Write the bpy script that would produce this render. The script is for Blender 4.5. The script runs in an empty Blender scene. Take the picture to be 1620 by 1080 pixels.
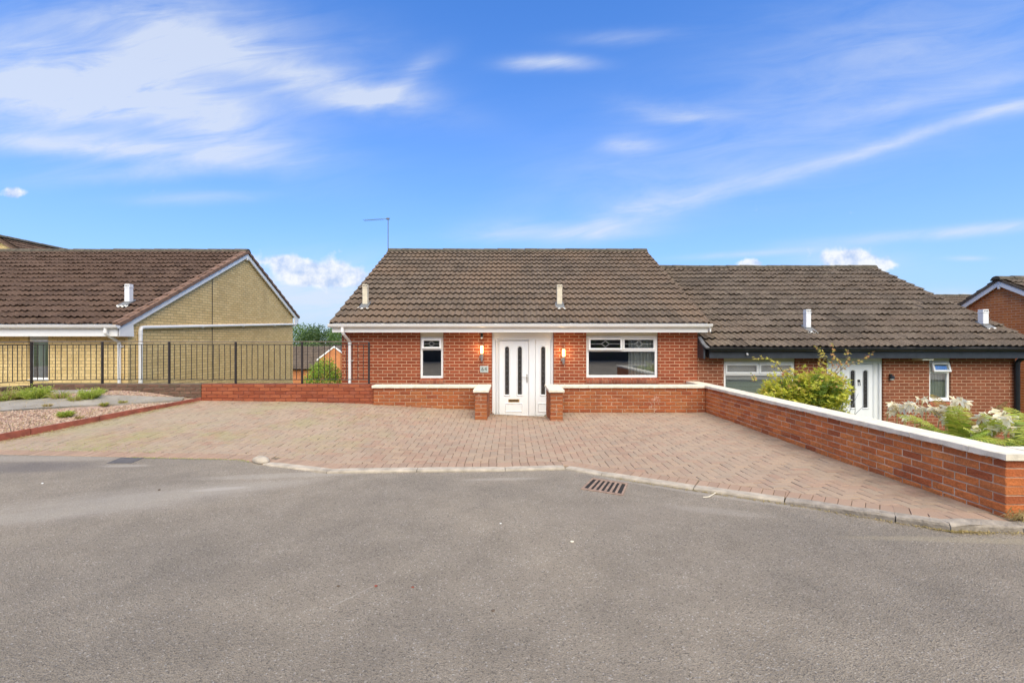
import bpy, math, random
import numpy as np
from mathutils import Vector, Matrix
random.seed(7)
R = math.radians
E = 1.57                       # eye height above the road; all coordinates below are written relative to the eye

# ---------------------------------------------------------------- camera
scene = bpy.context.scene
cam_d = bpy.data.cameras.new('camera'); cam = bpy.data.objects.new('camera', cam_d)
scene.collection.objects.link(cam); scene.camera = cam
cam_d.lens = 16.0; cam_d.sensor_width = 36.0; cam_d.clip_start = 0.05; cam_d.clip_end = 2000
cam.location = (0, 0, E); cam.rotation_euler = (R(90), 0, 0)

# ---------------------------------------------------------------- node helpers
class NT:
    def __init__(s, tree): s.t = tree; s.n = tree.nodes; s.l = tree.links
    def node(s, typ, **kw):
        n = s.n.new(typ)
        for k, v in kw.items():
            if k.startswith('_'): setattr(n, k[1:], v)
            else:
                key = int(k[1:]) if k[0] == 'i' and k[1:].isdigit() else k.replace('__', ' ')
                s.put(n.inputs[key], v)
        return n
    def put(s, sock, v):
        if isinstance(v, bpy.types.NodeSocket): s.l.new(v, sock)
        elif isinstance(v, tuple) and len(v) == 3 and sock.type == 'RGBA': sock.default_value = (*v, 1)
        else: sock.default_value = v
    def m(s, op, a, b=0.0, c=0.0, clamp=False):
        n = s.n.new('ShaderNodeMath'); n.operation = op; n.use_clamp = clamp
        s.put(n.inputs[0], a); s.put(n.inputs[1], b); s.put(n.inputs[2], c)
        return n.outputs[0]
    def mix(s, f, a, b, mode='MIX'):
        n = s.n.new('ShaderNodeMix'); n.data_type = 'RGBA'; n.blend_type = mode; n.clamp_factor = True
        s.put(n.inputs[0], f); s.put(n.inputs[6], a); s.put(n.inputs[7], b)
        return n.outputs[2]
    def noise(s, vec, scale, detail=4, rough=.55, dist=0.0):
        n = s.n.new('ShaderNodeTexNoise'); s.l.new(vec, n.inputs['Vector'])
        n.inputs['Scale'].default_value = scale; n.inputs['Detail'].default_value = detail
        n.inputs['Roughness'].default_value = rough; n.inputs['Distortion'].default_value = dist
        return n.outputs[0]
    def ss(s, v, a, b):
        n = s.n.new('ShaderNodeMapRange'); n.interpolation_type = 'SMOOTHSTEP'
        s.put(n.inputs[0], v); s.put(n.inputs[1], a); s.put(n.inputs[2], b); s.put(n.inputs[3], 0.0); s.put(n.inputs[4], 1.0)
        return n.outputs[0]
    def mapr(s, v, a, b, c, d):
        n = s.n.new('ShaderNodeMapRange')
        for i, q in enumerate((v, a, b, c, d)): s.put(n.inputs[i], q)
        return n.outputs[0]
    def comb(s, x, y, z=0.0):
        n = s.n.new('ShaderNodeCombineXYZ'); s.put(n.inputs[0], x); s.put(n.inputs[1], y); s.put(n.inputs[2], z)
        return n.outputs[0]
    def sep(s, v):
        n = s.n.new('ShaderNodeSeparateXYZ'); s.l.new(v, n.inputs[0]); return n.outputs

# ---------------------------------------------------------------- world: physical sky with cirrus wisps and small cumulus
SUN_EL, SUN_AZ = R(53), R(168)       # azimuth clockwise from +Y: behind the camera, slightly to the left
world = bpy.data.worlds.new('World'); scene.world = world; world.use_nodes = True
w = NT(world.node_tree); w.n.clear()
sky = w.node('ShaderNodeTexSky', _sky_type='NISHITA', _sun_disc=False, _sun_elevation=SUN_EL, _sun_rotation=SUN_AZ,
             _air_density=1.0, _dust_density=0.6, _ozone_density=2.2, _altitude=60)
tc = w.node('ShaderNodeTexCoord')
dx, dy, dz = w.sep(tc.outputs['Generated'])
front = w.ss(dy, .02, .2)
inv = w.m('DIVIDE', 1.0, w.m('MAXIMUM', dy, .05))
U = w.m('MULTIPLY', dx, inv); V = w.m('MULTIPLY', dz, inv)
UV = w.comb(U, V)
# warp so that the wisps are ragged
wn = w.node('ShaderNodeTexNoise', Scale=2.6, Detail=5.0, Roughness=.6); w.l.new(UV, wn.inputs['Vector'])
wr, wg, wb = w.sep(wn.outputs['Color'])
def blob(cx, cy, a, b, ang, k, warp=.10, p=1.0):
    u0 = (cx-810)/720; v0 = (540-cy)/720; a /= 720; b /= 720
    uu = w.m('ADD', w.m('SUBTRACT', U, u0), w.m('MULTIPLY', w.m('SUBTRACT', wr, .5), warp*1.4))
    vv = w.m('ADD', w.m('SUBTRACT', V, v0), w.m('MULTIPLY', w.m('SUBTRACT', wg, .5), warp))
    c, s_ = math.cos(R(ang)), math.sin(R(ang))
    p1 = w.m('DIVIDE', w.m('ADD', w.m('MULTIPLY', uu, c), w.m('MULTIPLY', vv, s_)), a)
    q1 = w.m('DIVIDE', w.m('SUBTRACT', w.m('MULTIPLY', vv, c), w.m('MULTIPLY', uu, s_)), b)
    r2 = w.m('ADD', w.m('MULTIPLY', p1, p1), w.m('MULTIPLY', q1, q1))
    return w.m('MULTIPLY', w.m('POWER', 2.718, w.m('MULTIPLY', r2, -1.0)), k)
cirrus = [(150,150,250,62,-8,.80,.16),(270,62,110,62,-10,.62,.14),(330,200,170,36,-22,.42,.12),(110,160,170,50,5,.45,.12),
          (180,238,230,20,-3,.62,.08),(70,228,90,10,-6,.3,.04),(90,40,150,60,10,.28,.14),(190,275,150,14,4,.34,.05),
          (470,125,190,30,-14,.52,.10),(585,158,80,17,3,.66,.05),(640,125,60,16,35,.34,.06),(420,70,180,60,-8,.28,.14),
          (870,99,62,11,0,.72,.04),(985,58,85,11,3,.22,.05),(1068,178,70,15,-6,.55,.05),(1003,230,40,12,4,.6,.04),
          (890,368,120,13,2,.5,.04),(975,345,95,17,22,.40,.06),(1110,312,150,16,15,.26,.06),(1290,262,150,12,17,.28,.05),(1480,205,160,9,17,.34,.045),
          (1610,172,90,12,10,.38,.03),(1520,140,190,14,14,.24,.05),(1300,190,340,90,8,.17,.12),(1450,60,260,90,6,.24,.14),(1050,290,250,60,8,.16,.1),
          (1500,366,190,9,5,.62,.02),(1180,402,95,5,3,.40,.015),(500,460,125,50,0,.78,.08),(560,500,90,25,0,.35,.05),(1340,415,90,22,0,.4,.05),(1510,470,60,14,0,.5,.04),(310,312,100,10,2,.3,.03),(790,360,60,14,3,.22,.04),(1530,408,30,4,0,.4,.01)]
acc = None
for c_ in cirrus:
    b_ = blob(*c_[:6], warp=c_[6]); acc = b_ if acc is None else w.m('ADD', acc, b_)
fv = w.comb(w.m('ADD', w.m('MULTIPLY', U, 1.0), w.m('MULTIPLY', V, .25)), w.m('MULTIPLY', w.m('SUBTRACT', V, w.m('MULTIPLY', U, .16)), 5.0))
fib = w.noise(fv, 3.2, 7, .62, .6)
cir = w.m('MULTIPLY', acc, w.mapr(fib, .32, .70, .38, 1.45))
cir = w.m('MINIMUM', cir, .80)
cum = None
for c_ in [(525,430,62,24,0,1.2,.07),(447,412,42,15,0,1.0,.06),(470,440,60,20,0,.62,.07),(565,435,26,18,0,.6,.06),(1345,412,48,17,0,1.35,.04),(1388,420,28,9,0,1.1,.03),(1187,417,24,8,0,1.2,.03),(20,303,26,9,0,1.15,.03),
           (1522,466,26,6,0,.9,.03),(1500,474,50,5,0,.7,.02)]:
    b_ = blob(*c_[:6], warp=c_[6]); cum = b_ if cum is None else w.m('ADD', cum, b_)
puff = w.noise(UV, 22, 6, .58, .2)
cumf = w.ss(w.m('ADD', cum, w.m('MULTIPLY', w.m('SUBTRACT', puff, .5), 1.7)), .34, .92)
cumshade = w.mapr(w.noise(UV, 17, 6, .62), .38, .56, 0.0, 1.0)
SKYK = 0.15
tint = w.mix(1.0, sky.outputs[0], (0.24, 0.78, 1.46), 'MULTIPLY')
tint = w.mix(w.m('POWER', 2.718, w.m('MULTIPLY', w.m('MAXIMUM', dz, 0.0), -4.2)), tint, (2.95, 3.65, 4.55))
CL = 6.2
skyc = w.mix(w.m('MULTIPLY', cir, front), tint, (3.95, 4.3, 4.95))
cumc = w.mix(cumshade, (2.7, 3.4, 4.8), (5.1, 5.2, 5.4))
skyc = w.mix(w.m('MULTIPLY', w.m('MULTIPLY', cumf, .9), front), skyc, cumc)
bg = w.node('ShaderNodeBackground', Color=skyc, Strength=SKYK)
wo = w.node('ShaderNodeOutputWorld'); w.l.new(bg.outputs[0], wo.inputs[0])
# ---------------------------------------------------------------- sun
sd = bpy.data.lights.new('sun', 'SUN'); sun = bpy.data.objects.new('sun', sd); scene.collection.objects.link(sun)
sd.energy = 5.0; sd.angle = R(80); sd.color = (1.0, .87, .58)
sun.rotation_euler = (R(90)-SUN_EL, 0, math.pi-SUN_AZ)
scene.view_settings.view_transform = 'Standard'; scene.view_settings.look = 'None'
scene.view_settings.exposure = 0.35; scene.view_settings.gamma = 1
scene.cycles.max_bounces = 6

# ---------------------------------------------------------------- materials
def mat(name):
    m_ = bpy.data.materials.new(name); m_.use_nodes = True
    t = NT(m_.node_tree); b = m_.node_tree.nodes['Principled BSDF']
    return m_, t, b
def bump(t, b, h, dist, strength=1.0):
    n = t.node('ShaderNodeBump', Height=h, Distance=dist, Strength=strength); t.l.new(n.outputs[0], b.inputs['Normal'])
def plain(name, col, rough=.5, var=.12, nscale=6, metal=0.0, bumpd=0.0, bscale=60, spec=.5):
    m_, t, b = mat(name); tcn = t.node('ShaderNodeTexCoord').outputs['Object']
    n = t.noise(tcn, nscale, 5, .6)
    c = t.mix(t.mapr(n, .3, .7, 0, 1), tuple(x*(1-var) for x in col), tuple(min(1, x*(1+var)) for x in col))
    t.l.new(c, b.inputs['Base Color']); b.inputs['Roughness'].default_value = rough; b.inputs['Metallic'].default_value = metal
    b.inputs['Specular IOR Level'].default_value = spec
    if bumpd: bump(t, b, t.noise(tcn, bscale, 4, .6), bumpd)
    return m_
def brickmat(name, c1, c2, mortar, stain=(.25,.2,.17), stain_k=.25, mort=.0085, bump_d=.005, sat=0):
    m_, t, b = mat(name); uv = t.node('ShaderNodeTexCoord').outputs['UV']
    pos = t.node('ShaderNodeNewGeometry').outputs['Position']
    wob = t.node('ShaderNodeTexNoise', Scale=14.0, Detail=2.0); t.l.new(pos, wob.inputs['Vector'])
    va = t.node('ShaderNodeVectorMath', _operation='MULTIPLY_ADD'); t.l.new(wob.outputs['Color'], va.inputs[0]); va.inputs[1].default_value = (.006,.006,0); t.l.new(uv, va.inputs[2])
    br = t.node('ShaderNodeTexBrick', Color1=c1, Color2=c2, Mortar=mortar, Scale=1.0)
    br.inputs['Mortar Size'].default_value = mort; br.inputs['Mortar Smooth'].default_value = .25
    br.inputs['Bias'].default_value = -.1; br.inputs['Brick Width'].default_value = .225; br.inputs['Row Height'].default_value = .075
    t.l.new(va.outputs[0], br.inputs['Vector'])
    big = t.noise(pos, 1.3, 5, .65); fine = t.noise(pos, 55, 4, .65)
    c = t.mix(t.m('MULTIPLY', t.ss(big, .48, .72), stain_k), br.outputs['Color'], stain)
    c = t.mix(1.0, c, t.comb(*(t.mapr(fine, .25, .75, .80, 1.18),)*3), 'MULTIPLY')
    t.l.new(c, b.inputs['Base Color']); b.inputs['Roughness'].default_value = .88
    b.inputs['Specular IOR Level'].default_value = .25
    h = t.m('ADD', t.m('MULTIPLY', br.outputs['Fac'], -1.0), t.m('MULTIPLY', fine, .35))
    bump(t, b, h, bump_d)
    return m_
def islandmat(name, cols, mod=(.25,.18,.14), mod_k=.3, rough=.85, bumpd=.003, bscale=70, mod_scale=2.0, fine=.16, extra=None):
    """colour picked per loose piece (brick, paver, leaf) with weathering noise on top"""
    m_, t, b = mat(name); g = t.node('ShaderNodeNewGeometry'); pos = g.outputs['Position']
    rp = t.node('ShaderNodeValToRGB', Fac=g.outputs['Random Per Island']); cr = rp.color_ramp
    while len(cr.elements) < len(cols): cr.elements.new(.5)
    for i, c in enumerate(cols): cr.elements[i].position = i/(len(cols)-1); cr.elements[i].color = (*c, 1)
    c = rp.outputs[0]
    n = t.noise(pos, mod_scale, 6, .65)
    c = t.mix(t.m('MULTIPLY', t.ss(n, .45, .7), mod_k), c, mod)
    if extra: c = extra(t, pos, c)
    f = t.noise(pos, bscale, 4, .7)
    c = t.mix(1.0, c, t.comb(*(t.mapr(f, .25, .75, 1-fine, 1+fine),)*3), 'MULTIPLY')
    t.l.new(c, b.inputs['Base Color']); b.inputs['Roughness'].default_value = rough; b.inputs['Specular IOR Level'].default_value = .25
    if bumpd: bump(t, b, f, bumpd)
    return m_
def tilemat(name, cA, cB, cC, lichen):
    m_, t, b = mat(name); uv = t.node('ShaderNodeTexCoord').outputs['UV']; pos = t.node('ShaderNodeNewGeometry').outputs['Position']
    u, v, _ = t.sep(uv)
    cell = t.comb(t.m('FLOOR', t.m('DIVIDE', u, .3)), t.m('FLOOR', t.m('DIVIDE', v, .345)))
    wn_ = t.node('ShaderNodeTexWhiteNoise', _noise_dimensions='2D'); t.l.new(cell, wn_.inputs['Vector'])
    big = t.noise(pos, .55, 5, .65); fine = t.noise(pos, 38, 5, .75); mid = t.noise(pos, 5, 5, .7)
    c = t.mix(t.ss(wn_.outputs['Value'], .05, .95), cA, cB)
    c = t.mix(t.m('MULTIPLY', t.ss(big, .42, .64), .75), c, cC)
    c = t.mix(t.m('MULTIPLY', t.ss(mid, .52, .72), .38), c, lichen)
    c = t.mix(1.0, c, t.comb(*(t.mapr(fine, .28, .72, .50, 1.6),)*3), 'MULTIPLY')
    t.l.new(c, b.inputs['Base Color']); b.inputs['Roughness'].default_value = .92; b.inputs['Specular IOR Level'].default_value = .2
    bump(t, b, t.m('ADD', fine, mid), .006)
    return m_
M = {}
M['brick_main'] = brickmat('red_brick', (.345,.082,.034), (.24,.052,.022), (.56,.33,.20), stain=(.26,.07,.035), stain_k=.35)
M['brick_right'] = brickmat('brown_brick', (.28,.088,.042), (.20,.060,.028), (.48,.29,.18), stain=(.2,.07,.04), stain_k=.4)
M['brick_orange'] = brickmat('orange_brick', (.66,.22,.062), (.54,.16,.048), (.72,.42,.24), stain=(.3,.1,.04), stain_k=.3)
M['brick_buff'] = brickmat('buff_brick', (.82,.60,.28), (.70,.49,.21), (.46,.33,.16), stain=(.34,.24,.12), stain_k=.3)
M['sill_brick'] = islandmat('sill_bricks', [(.22,.07,.04),(.36,.11,.06),(.42,.15,.08)], bumpd=.004)
def salt(t, pos, c):
    s_ = t.m('MULTIPLY', t.ss(t.noise(pos, 3.1, 5, .7), .60, .70), t.ss(t.noise(pos, 19, 3, .6), .42, .62))
    return t.mix(t.m('MULTIPLY', s_, .55), c, (.62,.50,.42))
M['wall_brick'] = islandmat('boundary_wall_bricks', [(.50,.135,.042),(.62,.195,.055),(.44,.115,.038),(.60,.20,.06),(.54,.160,.046),(.66,.23,.068),(.34,.090,.034),(.57,.17,.05)], mod=(.34,.115,.045), mod_k=.5, bumpd=.012, bscale=45, mod_scale=2.2, fine=.30, extra=salt)  # long wall: brightened colour makes up for the weaker light on its face
M['front_brick'] = islandmat('front_wall_bricks', [(.30,.082,.030),(.38,.115,.038),(.26,.066,.026),(.36,.125,.042),(.32,.09,.032)], mod=(.20,.07,.035), mod_k=.5, bumpd=.010, bscale=45, mod_scale=3, fine=.25, extra=salt)  # front walls: darker colour offsets the stronger light they catch
M['wall_mortar'] = plain('wall_mortar', (.60,.45,.31), .95, .35, 5, bumpd=.004)
M['sand_mortar'] = plain('light_mortar', (.44,.29,.19), .95, .3, 5, bumpd=.004)
M['red_paint'] = islandmat('red_painted_bricks', [(.29,.075,.030),(.22,.054,.024),(.34,.10,.042),(.26,.062,.027)], mod=(.30,.10,.06), mod_k=.5, bumpd=.006, rough=.75, mod_scale=6)
M['red_joint'] = plain('red_painted_joints', (.15,.04,.024), .9, .2, 8)
M['dirty_brick'] = islandmat('dirty_wall_bricks', [(.17,.09,.06),(.12,.07,.05),(.22,.12,.08)], mod=(.10,.09,.05), mod_k=.6, bumpd=.008, mod_scale=7)
M['dirty_joint'] = plain('dirty_joints', (.13,.10,.07), .95, .4, 9)
M['coping'] = plain('cream_coping', (.70,.63,.50), .8, .16, 9, bumpd=.004, bscale=80)
M['white'] = plain('white_plastic', (.87,.85,.81), .32, .02, 3)
M['white_gutter'] = plain('white_gutter_plastic', (.85,.82,.78), .30, .03, 3)
M['cream'] = plain('cream_panel', (.62,.57,.44), .5, .05, 3)
M['door_white'] = plain('white_door', (.80,.80,.79), .28, .02, 3)
M['black_trim'] = plain('black_trim', (.030,.034,.042), .42, .35, 6)
M['black_gutter'] = plain('black_gutter', (.012,.013,.016), .3, .3, 6)
M['flue'] = plain('cream_flue', (.62,.54,.40), .6, .12, 9)
M['flue_white'] = plain('white_flue', (.74,.73,.72), .5, .08, 9)
M['lead'] = plain('lead_flashing', (.16,.16,.16), .6, .25, 9)
M['lead_pale'] = plain('pale_flashing_edge', (.72,.70,.64), .6, .15, 20)
M['metal'] = plain('brushed_steel', (.55,.53,.50), .3, .08, 20, metal=1.0)
M['gold'] = plain('brass', (.65,.45,.2), .3, .1, 20, metal=1.0)
M['alu'] = plain('grey_aluminium', (.12,.13,.15), .5, .2, 9)
M['rail'] = plain('railing_paint', (.020,.014,.013), .55, .4, 7)
M['rail_top'] = plain('worn_top_rail', (.15,.115,.09), .55, .35, 7)
M['dark'] = plain('black_plastic', (.015,.015,.016), .35, .2, 9)
M['kerb'] = plain('kerb_concrete', (.40,.34,.265), .9, .30, 7, bumpd=.004, bscale=90)
M['kerb_old'] = plain('weathered_kerb_concrete', (.30,.255,.205), .95, .35, 11, bumpd=.012, bscale=45)
M['iron'] = plain('rusty_iron', (.285,.19,.135), .75, .35, 14, bumpd=.002)
M['pit_shade'] = plain('drain_pit_shade', (.018,.014,.011), .95, .3, 9)  # near-black colour standing in for the shade below the grate
M['edging'] = plain('red_edging_timber', (.27,.075,.045), .85, .35, 8, bumpd=.003)
M['soil'] = plain('soil', (.10,.075,.05), .95, .4, 3, bumpd=.03, bscale=12)
M['concrete_path'] = plain('concrete_path', (.27,.24,.20), .92, .2, 2.5, bumpd=.003)
M['wood'] = plain('bark', (.12,.085,.06), .9, .3, 12)
M['curtain'] = plain('curtain_fabric', (.62,.62,.60), .85, .08, 4)
M['blind'] = plain('grey_blind', (.66,.68,.70), .6, .05, 4)
M['room'] = plain('room_plaster', (.34,.32,.27), .9, .2, 1)
M['plaque'] = plain('silver_plaque', (.46,.50,.46), .4, .08, 20)
M['leadcame'] = plain('white_lead_strip', (.75,.75,.72), .5, .05, 20)
M['tile_main'] = tilemat('weathered_roof_tile', (.110,.082,.060), (.150,.111,.081), (.170,.115,.077), (.190,.155,.105))
M['tile_right'] = tilemat('dark_weathered_roof_tile', (.100,.077,.058), (.150,.115,.086), (.135,.098,.070), (.22,.19,.135))
M['tile_left'] = tilemat('brown_roof_tile', (.075,.047,.034), (.115,.072,.051), (.095,.058,.040), (.15,.11,.08))
M['ridge'] = plain('mossy_ridge_tile', (.085,.070,.048), .95, .5, 9, bumpd=.01, bscale=30)
M['verge'] = plain('verge_tile', (.19,.11,.075), .95, .35, 8, bumpd=.006, bscale=30)
def glassmat(name, tint, refl=.12):
    m_, t, b = mat(name); t.n.remove(b)
    lw = t.node('ShaderNodeFresnel', IOR=1.5)
    gl = t.node('ShaderNodeBsdfGlossy', Color=(.95,.97,1.0), Roughness=.012)
    tr = t.node('ShaderNodeBsdfTransparent', Color=tint)
    mx = t.node('ShaderNodeMixShader'); t.l.new(t.m('ADD', t.m('MULTIPLY', lw.outputs[0], 1.6), refl), mx.inputs[0])
    t.l.new(tr.outputs[0], mx.inputs[1]); t.l.new(gl.outputs[0], mx.inputs[2])
    t.l.new(mx.outputs[0], t.n['Material Output'].inputs[0]); return m_
M['glass'] = glassmat('window_glass', (.80,.84,.82), .22)
M['dark_glass'] = plain('obscured_dark_glass', (.035,.030,.026), .12, .6, 40, bumpd=.004, bscale=60)
def emis(name, col, k):
    m_, t, b = mat(name); b.inputs['Base Color'].default_value = (*col, 1)
    b.inputs['Emission Color'].default_value = (*col, 1); b.inputs['Emission Strength'].default_value = k; return m_
M['lamp'] = emis('lit_lamp_glass', (1.0,.66,.26), 2.6)
def leafmat(name, cols, rough=.55):
    m_, t, b = mat(name); g = t.node('ShaderNodeNewGeometry')
    rp = t.node('ShaderNodeValToRGB', Fac=g.outputs['Random Per Island']); cr = rp.color_ramp
    while len(cr.elements) < len(cols): cr.elements.new(.5)
    for i, c in enumerate(cols): cr.elements[i].position = i/(len(cols)-1); cr.elements[i].color = (*c, 1)
    t.l.new(rp.outputs[0], b.inputs['Base Color']); b.inputs['Roughness'].default_value = rough
    tl = t.node('ShaderNodeBsdfTranslucent', Color=rp.outputs[0]); mx = t.node('ShaderNodeMixShader', Fac=.45)
    t.l.new(b.outputs[0], mx.inputs[1]); t.l.new(tl.outputs[0], mx.inputs[2]); t.l.new(mx.outputs[0], t.n['Material Output'].inputs[0])
    return m_
M['leaf_maple'] = leafmat('maple_leaf', [(.38,.44,.04),(.58,.60,.06),(.74,.68,.10),(.50,.54,.05),(.68,.62,.08)])
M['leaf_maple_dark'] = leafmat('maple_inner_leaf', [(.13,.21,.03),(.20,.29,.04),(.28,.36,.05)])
M['leaf_orange'] = leafmat('maple_new_leaf', [(.62,.30,.10),(.66,.40,.14),(.55,.22,.10),(.60,.46,.12)])
M['leaf_yellow'] = leafmat('maple_yellow_leaf', [(.60,.48,.08),(.66,.55,.14),(.52,.46,.08)])
M['leaf_bush'] = leafmat('bush_leaf', [(.20,.34,.05),(.36,.50,.07),(.50,.60,.10)])
M['leaf_tree'] = leafmat('tree_leaf', [(.10,.17,.04),(.15,.24,.06),(.22,.32,.08)])
M['leaf_tree2'] = leafmat('dark_tree_leaf', [(.06,.11,.03),(.08,.14,.035),(.12,.18,.045)])
M['leaf_fern'] = leafmat('fern_leaf', [(.18,.27,.03),(.38,.46,.05),(.62,.60,.10),(.28,.38,.04),(.48,.46,.08)])
M['leaf_fern_brown'] = leafmat('browning_fern_leaf', [(.30,.20,.04),(.36,.28,.06),(.26,.15,.04)])
M['stem'] = plain('pale_flower_stem', (.52,.46,.18), .6, .2, 9)
M['petal'] = leafmat('faded_petal', [(.90,.80,.56),(.93,.88,.72),(.86,.74,.46)])
M['weed'] = leafmat('weed_leaf', [(.26,.36,.05),(.40,.48,.07),(.52,.54,.12)])
M['dry_grass'] = leafmat('dry_grass_blade', [(.46,.34,.14),(.56,.44,.22),(.36,.28,.10),(.50,.42,.16)])
# driveway blocks with moss and sand staining
def drive_extra(t, pos, c):
    x, y, _ = t.sep(pos)
    moss = t.m('MULTIPLY', t.ss(t.noise(pos, .9, 5, .7), .46, .66), t.ss(x, -1.0, -3.2))
    c = t.mix(t.m('MULTIPLY', moss, .50), c, (.28,.27,.10))
    dirt = t.m('MULTIPLY', t.ss(t.noise(pos, .6, 4, .6), .40, .6), t.ss(x, -2.5, -5.2))
    c = t.mix(t.m('MULTIPLY', dirt, .6), c, (.33,.27,.19))
    wall_shade = t.m('MULTIPLY', t.m('MAXIMUM', t.ss(x, 3.35, 4.1), t.ss(y, 9.1, 9.75)), t.ss(t.noise(pos, 3.5, 5, .7), .38, .62))  # shading painted into the blocks along the wall feet, broken up by noise
    c = t.mix(t.m('MULTIPLY', wall_shade, .55), c, (.15,.105,.07))
    worn = t.m('MULTIPLY', t.ss(t.noise(pos, .5, 3, .5), .45, .62), .35)
    return t.mix(worn, c, (.385,.295,.215))
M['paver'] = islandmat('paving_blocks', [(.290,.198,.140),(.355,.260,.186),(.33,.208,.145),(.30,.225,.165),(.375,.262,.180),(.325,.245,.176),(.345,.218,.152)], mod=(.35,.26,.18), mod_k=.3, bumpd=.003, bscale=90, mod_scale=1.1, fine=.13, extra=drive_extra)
M['paver_joint'] = plain('paving_joint_sand', (.17,.13,.085), .95, .4, 5)
M['paver_edge'] = islandmat('edge_paving_blocks', [(.32,.210,.145),(.37,.25,.175),(.30,.205,.145),(.35,.23,.16)], mod=(.35,.27,.2), mod_k=.3, bumpd=.003, bscale=90, fine=.13)
M['gravel_bed'] = plain('gravel_under_soil', (.36,.245,.195), .95, .3, 20, bumpd=.01, bscale=60)
M['stone'] = islandmat('pink_gravel', [(.31,.175,.135),(.44,.30,.22),(.22,.14,.10),(.52,.40,.30),(.34,.23,.165)], bumpd=0, mod_k=.2)
# asphalt
m_, t, b = mat('asphalt'); pos = t.node('ShaderNodeNewGeometry').outputs['Position']; px, py, _ = t.sep(pos)
f1 = t.noise(pos, 190, 3, .75); f2 = t.noise(pos, 34, 4, .7)
vo = t.node('ShaderNodeTexVoronoi', Scale=125.0); t.l.new(pos, vo.inputs['Vector']); vr, vg, vb_ = t.sep(vo.outputs['Color'])
big = t.noise(pos, .45, 5, .6); med = t.noise(pos, 2.4, 4, .6)
c = t.mix(t.mapr(f1, .3, .7, 0, 1), (.165,.136,.102), (.425,.362,.285))
c = t.mix(t.m('MULTIPLY', t.ss(vr, .6, 1.0), .35), c, (.48,.415,.34))
c = t.mix(t.m('MULTIPLY', t.ss(vg, .78, 1.0), .55), c, (.075,.065,.055))
c = t.mix(t.m('MULTIPLY', t.ss(vb_, .965, .985), .6), c, (.55,.50,.45))
c = t.mix(1.0, c, t.comb(t.mapr(big, .35, .65, .86, 1.15), t.mapr(big, .35, .65, .86, 1.13), t.mapr(big, .35, .65, .87, 1.10)), 'MULTIPLY')
c = t.mix(1.0, c, t.comb(*(t.mapr(med, .3, .7, .88, 1.12),)*3), 'MULTIPLY')
def stain(cx, cy, a, bb, ang, k, col):
    global c
    X_ = t.m('SUBTRACT', px, cx); Y_ = t.m('SUBTRACT', py, cy); cs, sn = math.cos(R(ang)), math.sin(R(ang))
    p_ = t.m('DIVIDE', t.m('ADD', t.m('MULTIPLY', X_, cs), t.m('MULTIPLY', Y_, sn)), a)
    q_ = t.m('DIVIDE', t.m('SUBTRACT', t.m('MULTIPLY', Y_, cs), t.m('MULTIPLY', X_, sn)), bb)
    d_ = t.m('ADD', t.m('ADD', t.m('MULTIPLY', p_, p_), t.m('MULTIPLY', q_, q_)), t.m('MULTIPLY', t.m('SUBTRACT', f2, .5), 1.4))
    c = t.mix(t.m('MULTIPLY', t.m('SUBTRACT', 1.0, t.ss(d_, .1, 1.3)), k), c, col)
LT = (.50,.44,.37)
for q_ in [(-3.3,4.75,1.4,.20,20,.32,LT),(-4.3,4.1,1.3,.18,22,.28,LT),(-3.9,4.45,1.7,.5,22,.24,LT),(-6.6,6.1,1.6,.18,0,.35,LT),(1.9,4.72,1.4,.05,-33,.4,LT),(3.6,3.45,1.1,.06,-8,.5,(.42,.35,.24)),(-3.1,4.85,.30,.07,14,.7,LT),(-4.9,5.75,.35,.07,3,.5,LT),(-2.6,5.35,1.2,.12,8,.4,LT),
           (-4.9,4.95,1.3,.28,10,-0,LT),(.55,2.0,.30,.05,5,.4,LT),(-6.0,5.7,.9,.3,0,.45,(.11,.10,.11)),(1.05,4.15,.9,.3,10,.20,(.40,.33,.26)),
           (-.95,2.85,.28,.006,52,.5,LT),(1.9,4.2,.5,.1,-20,.25,LT),(-.1,5.2,.5,.06,4,.35,LT),(-2.0,2.0,1.2,.6,10,.12,(.10,.09,.08))]:
    stain(*q_)
t.l.new(c, b.inputs['Base Color']); b.inputs['Roughness'].default_value = .86; b.inputs['Specular IOR Level'].default_value = .3
bump(t, b, t.m('ADD', t.m('ADD', f1, t.m('MULTIPLY', vo.outputs['Distance'], .8)), f2), .010)
M['asphalt'] = m_
m_, t, b = mat('rough_grass'); pos = t.node('ShaderNodeNewGeometry').outputs['Position']
c = t.mix(t.ss(t.noise(pos, .8, 6, .7), .35, .65), (.06,.09,.025), (.13,.15,.04)); t.l.new(c, b.inputs['Base Color']); b.inputs['Roughness'].default_value = .95
bump(t, b, t.noise(pos, 14, 5, .7), .05); M['turf'] = m_

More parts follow.
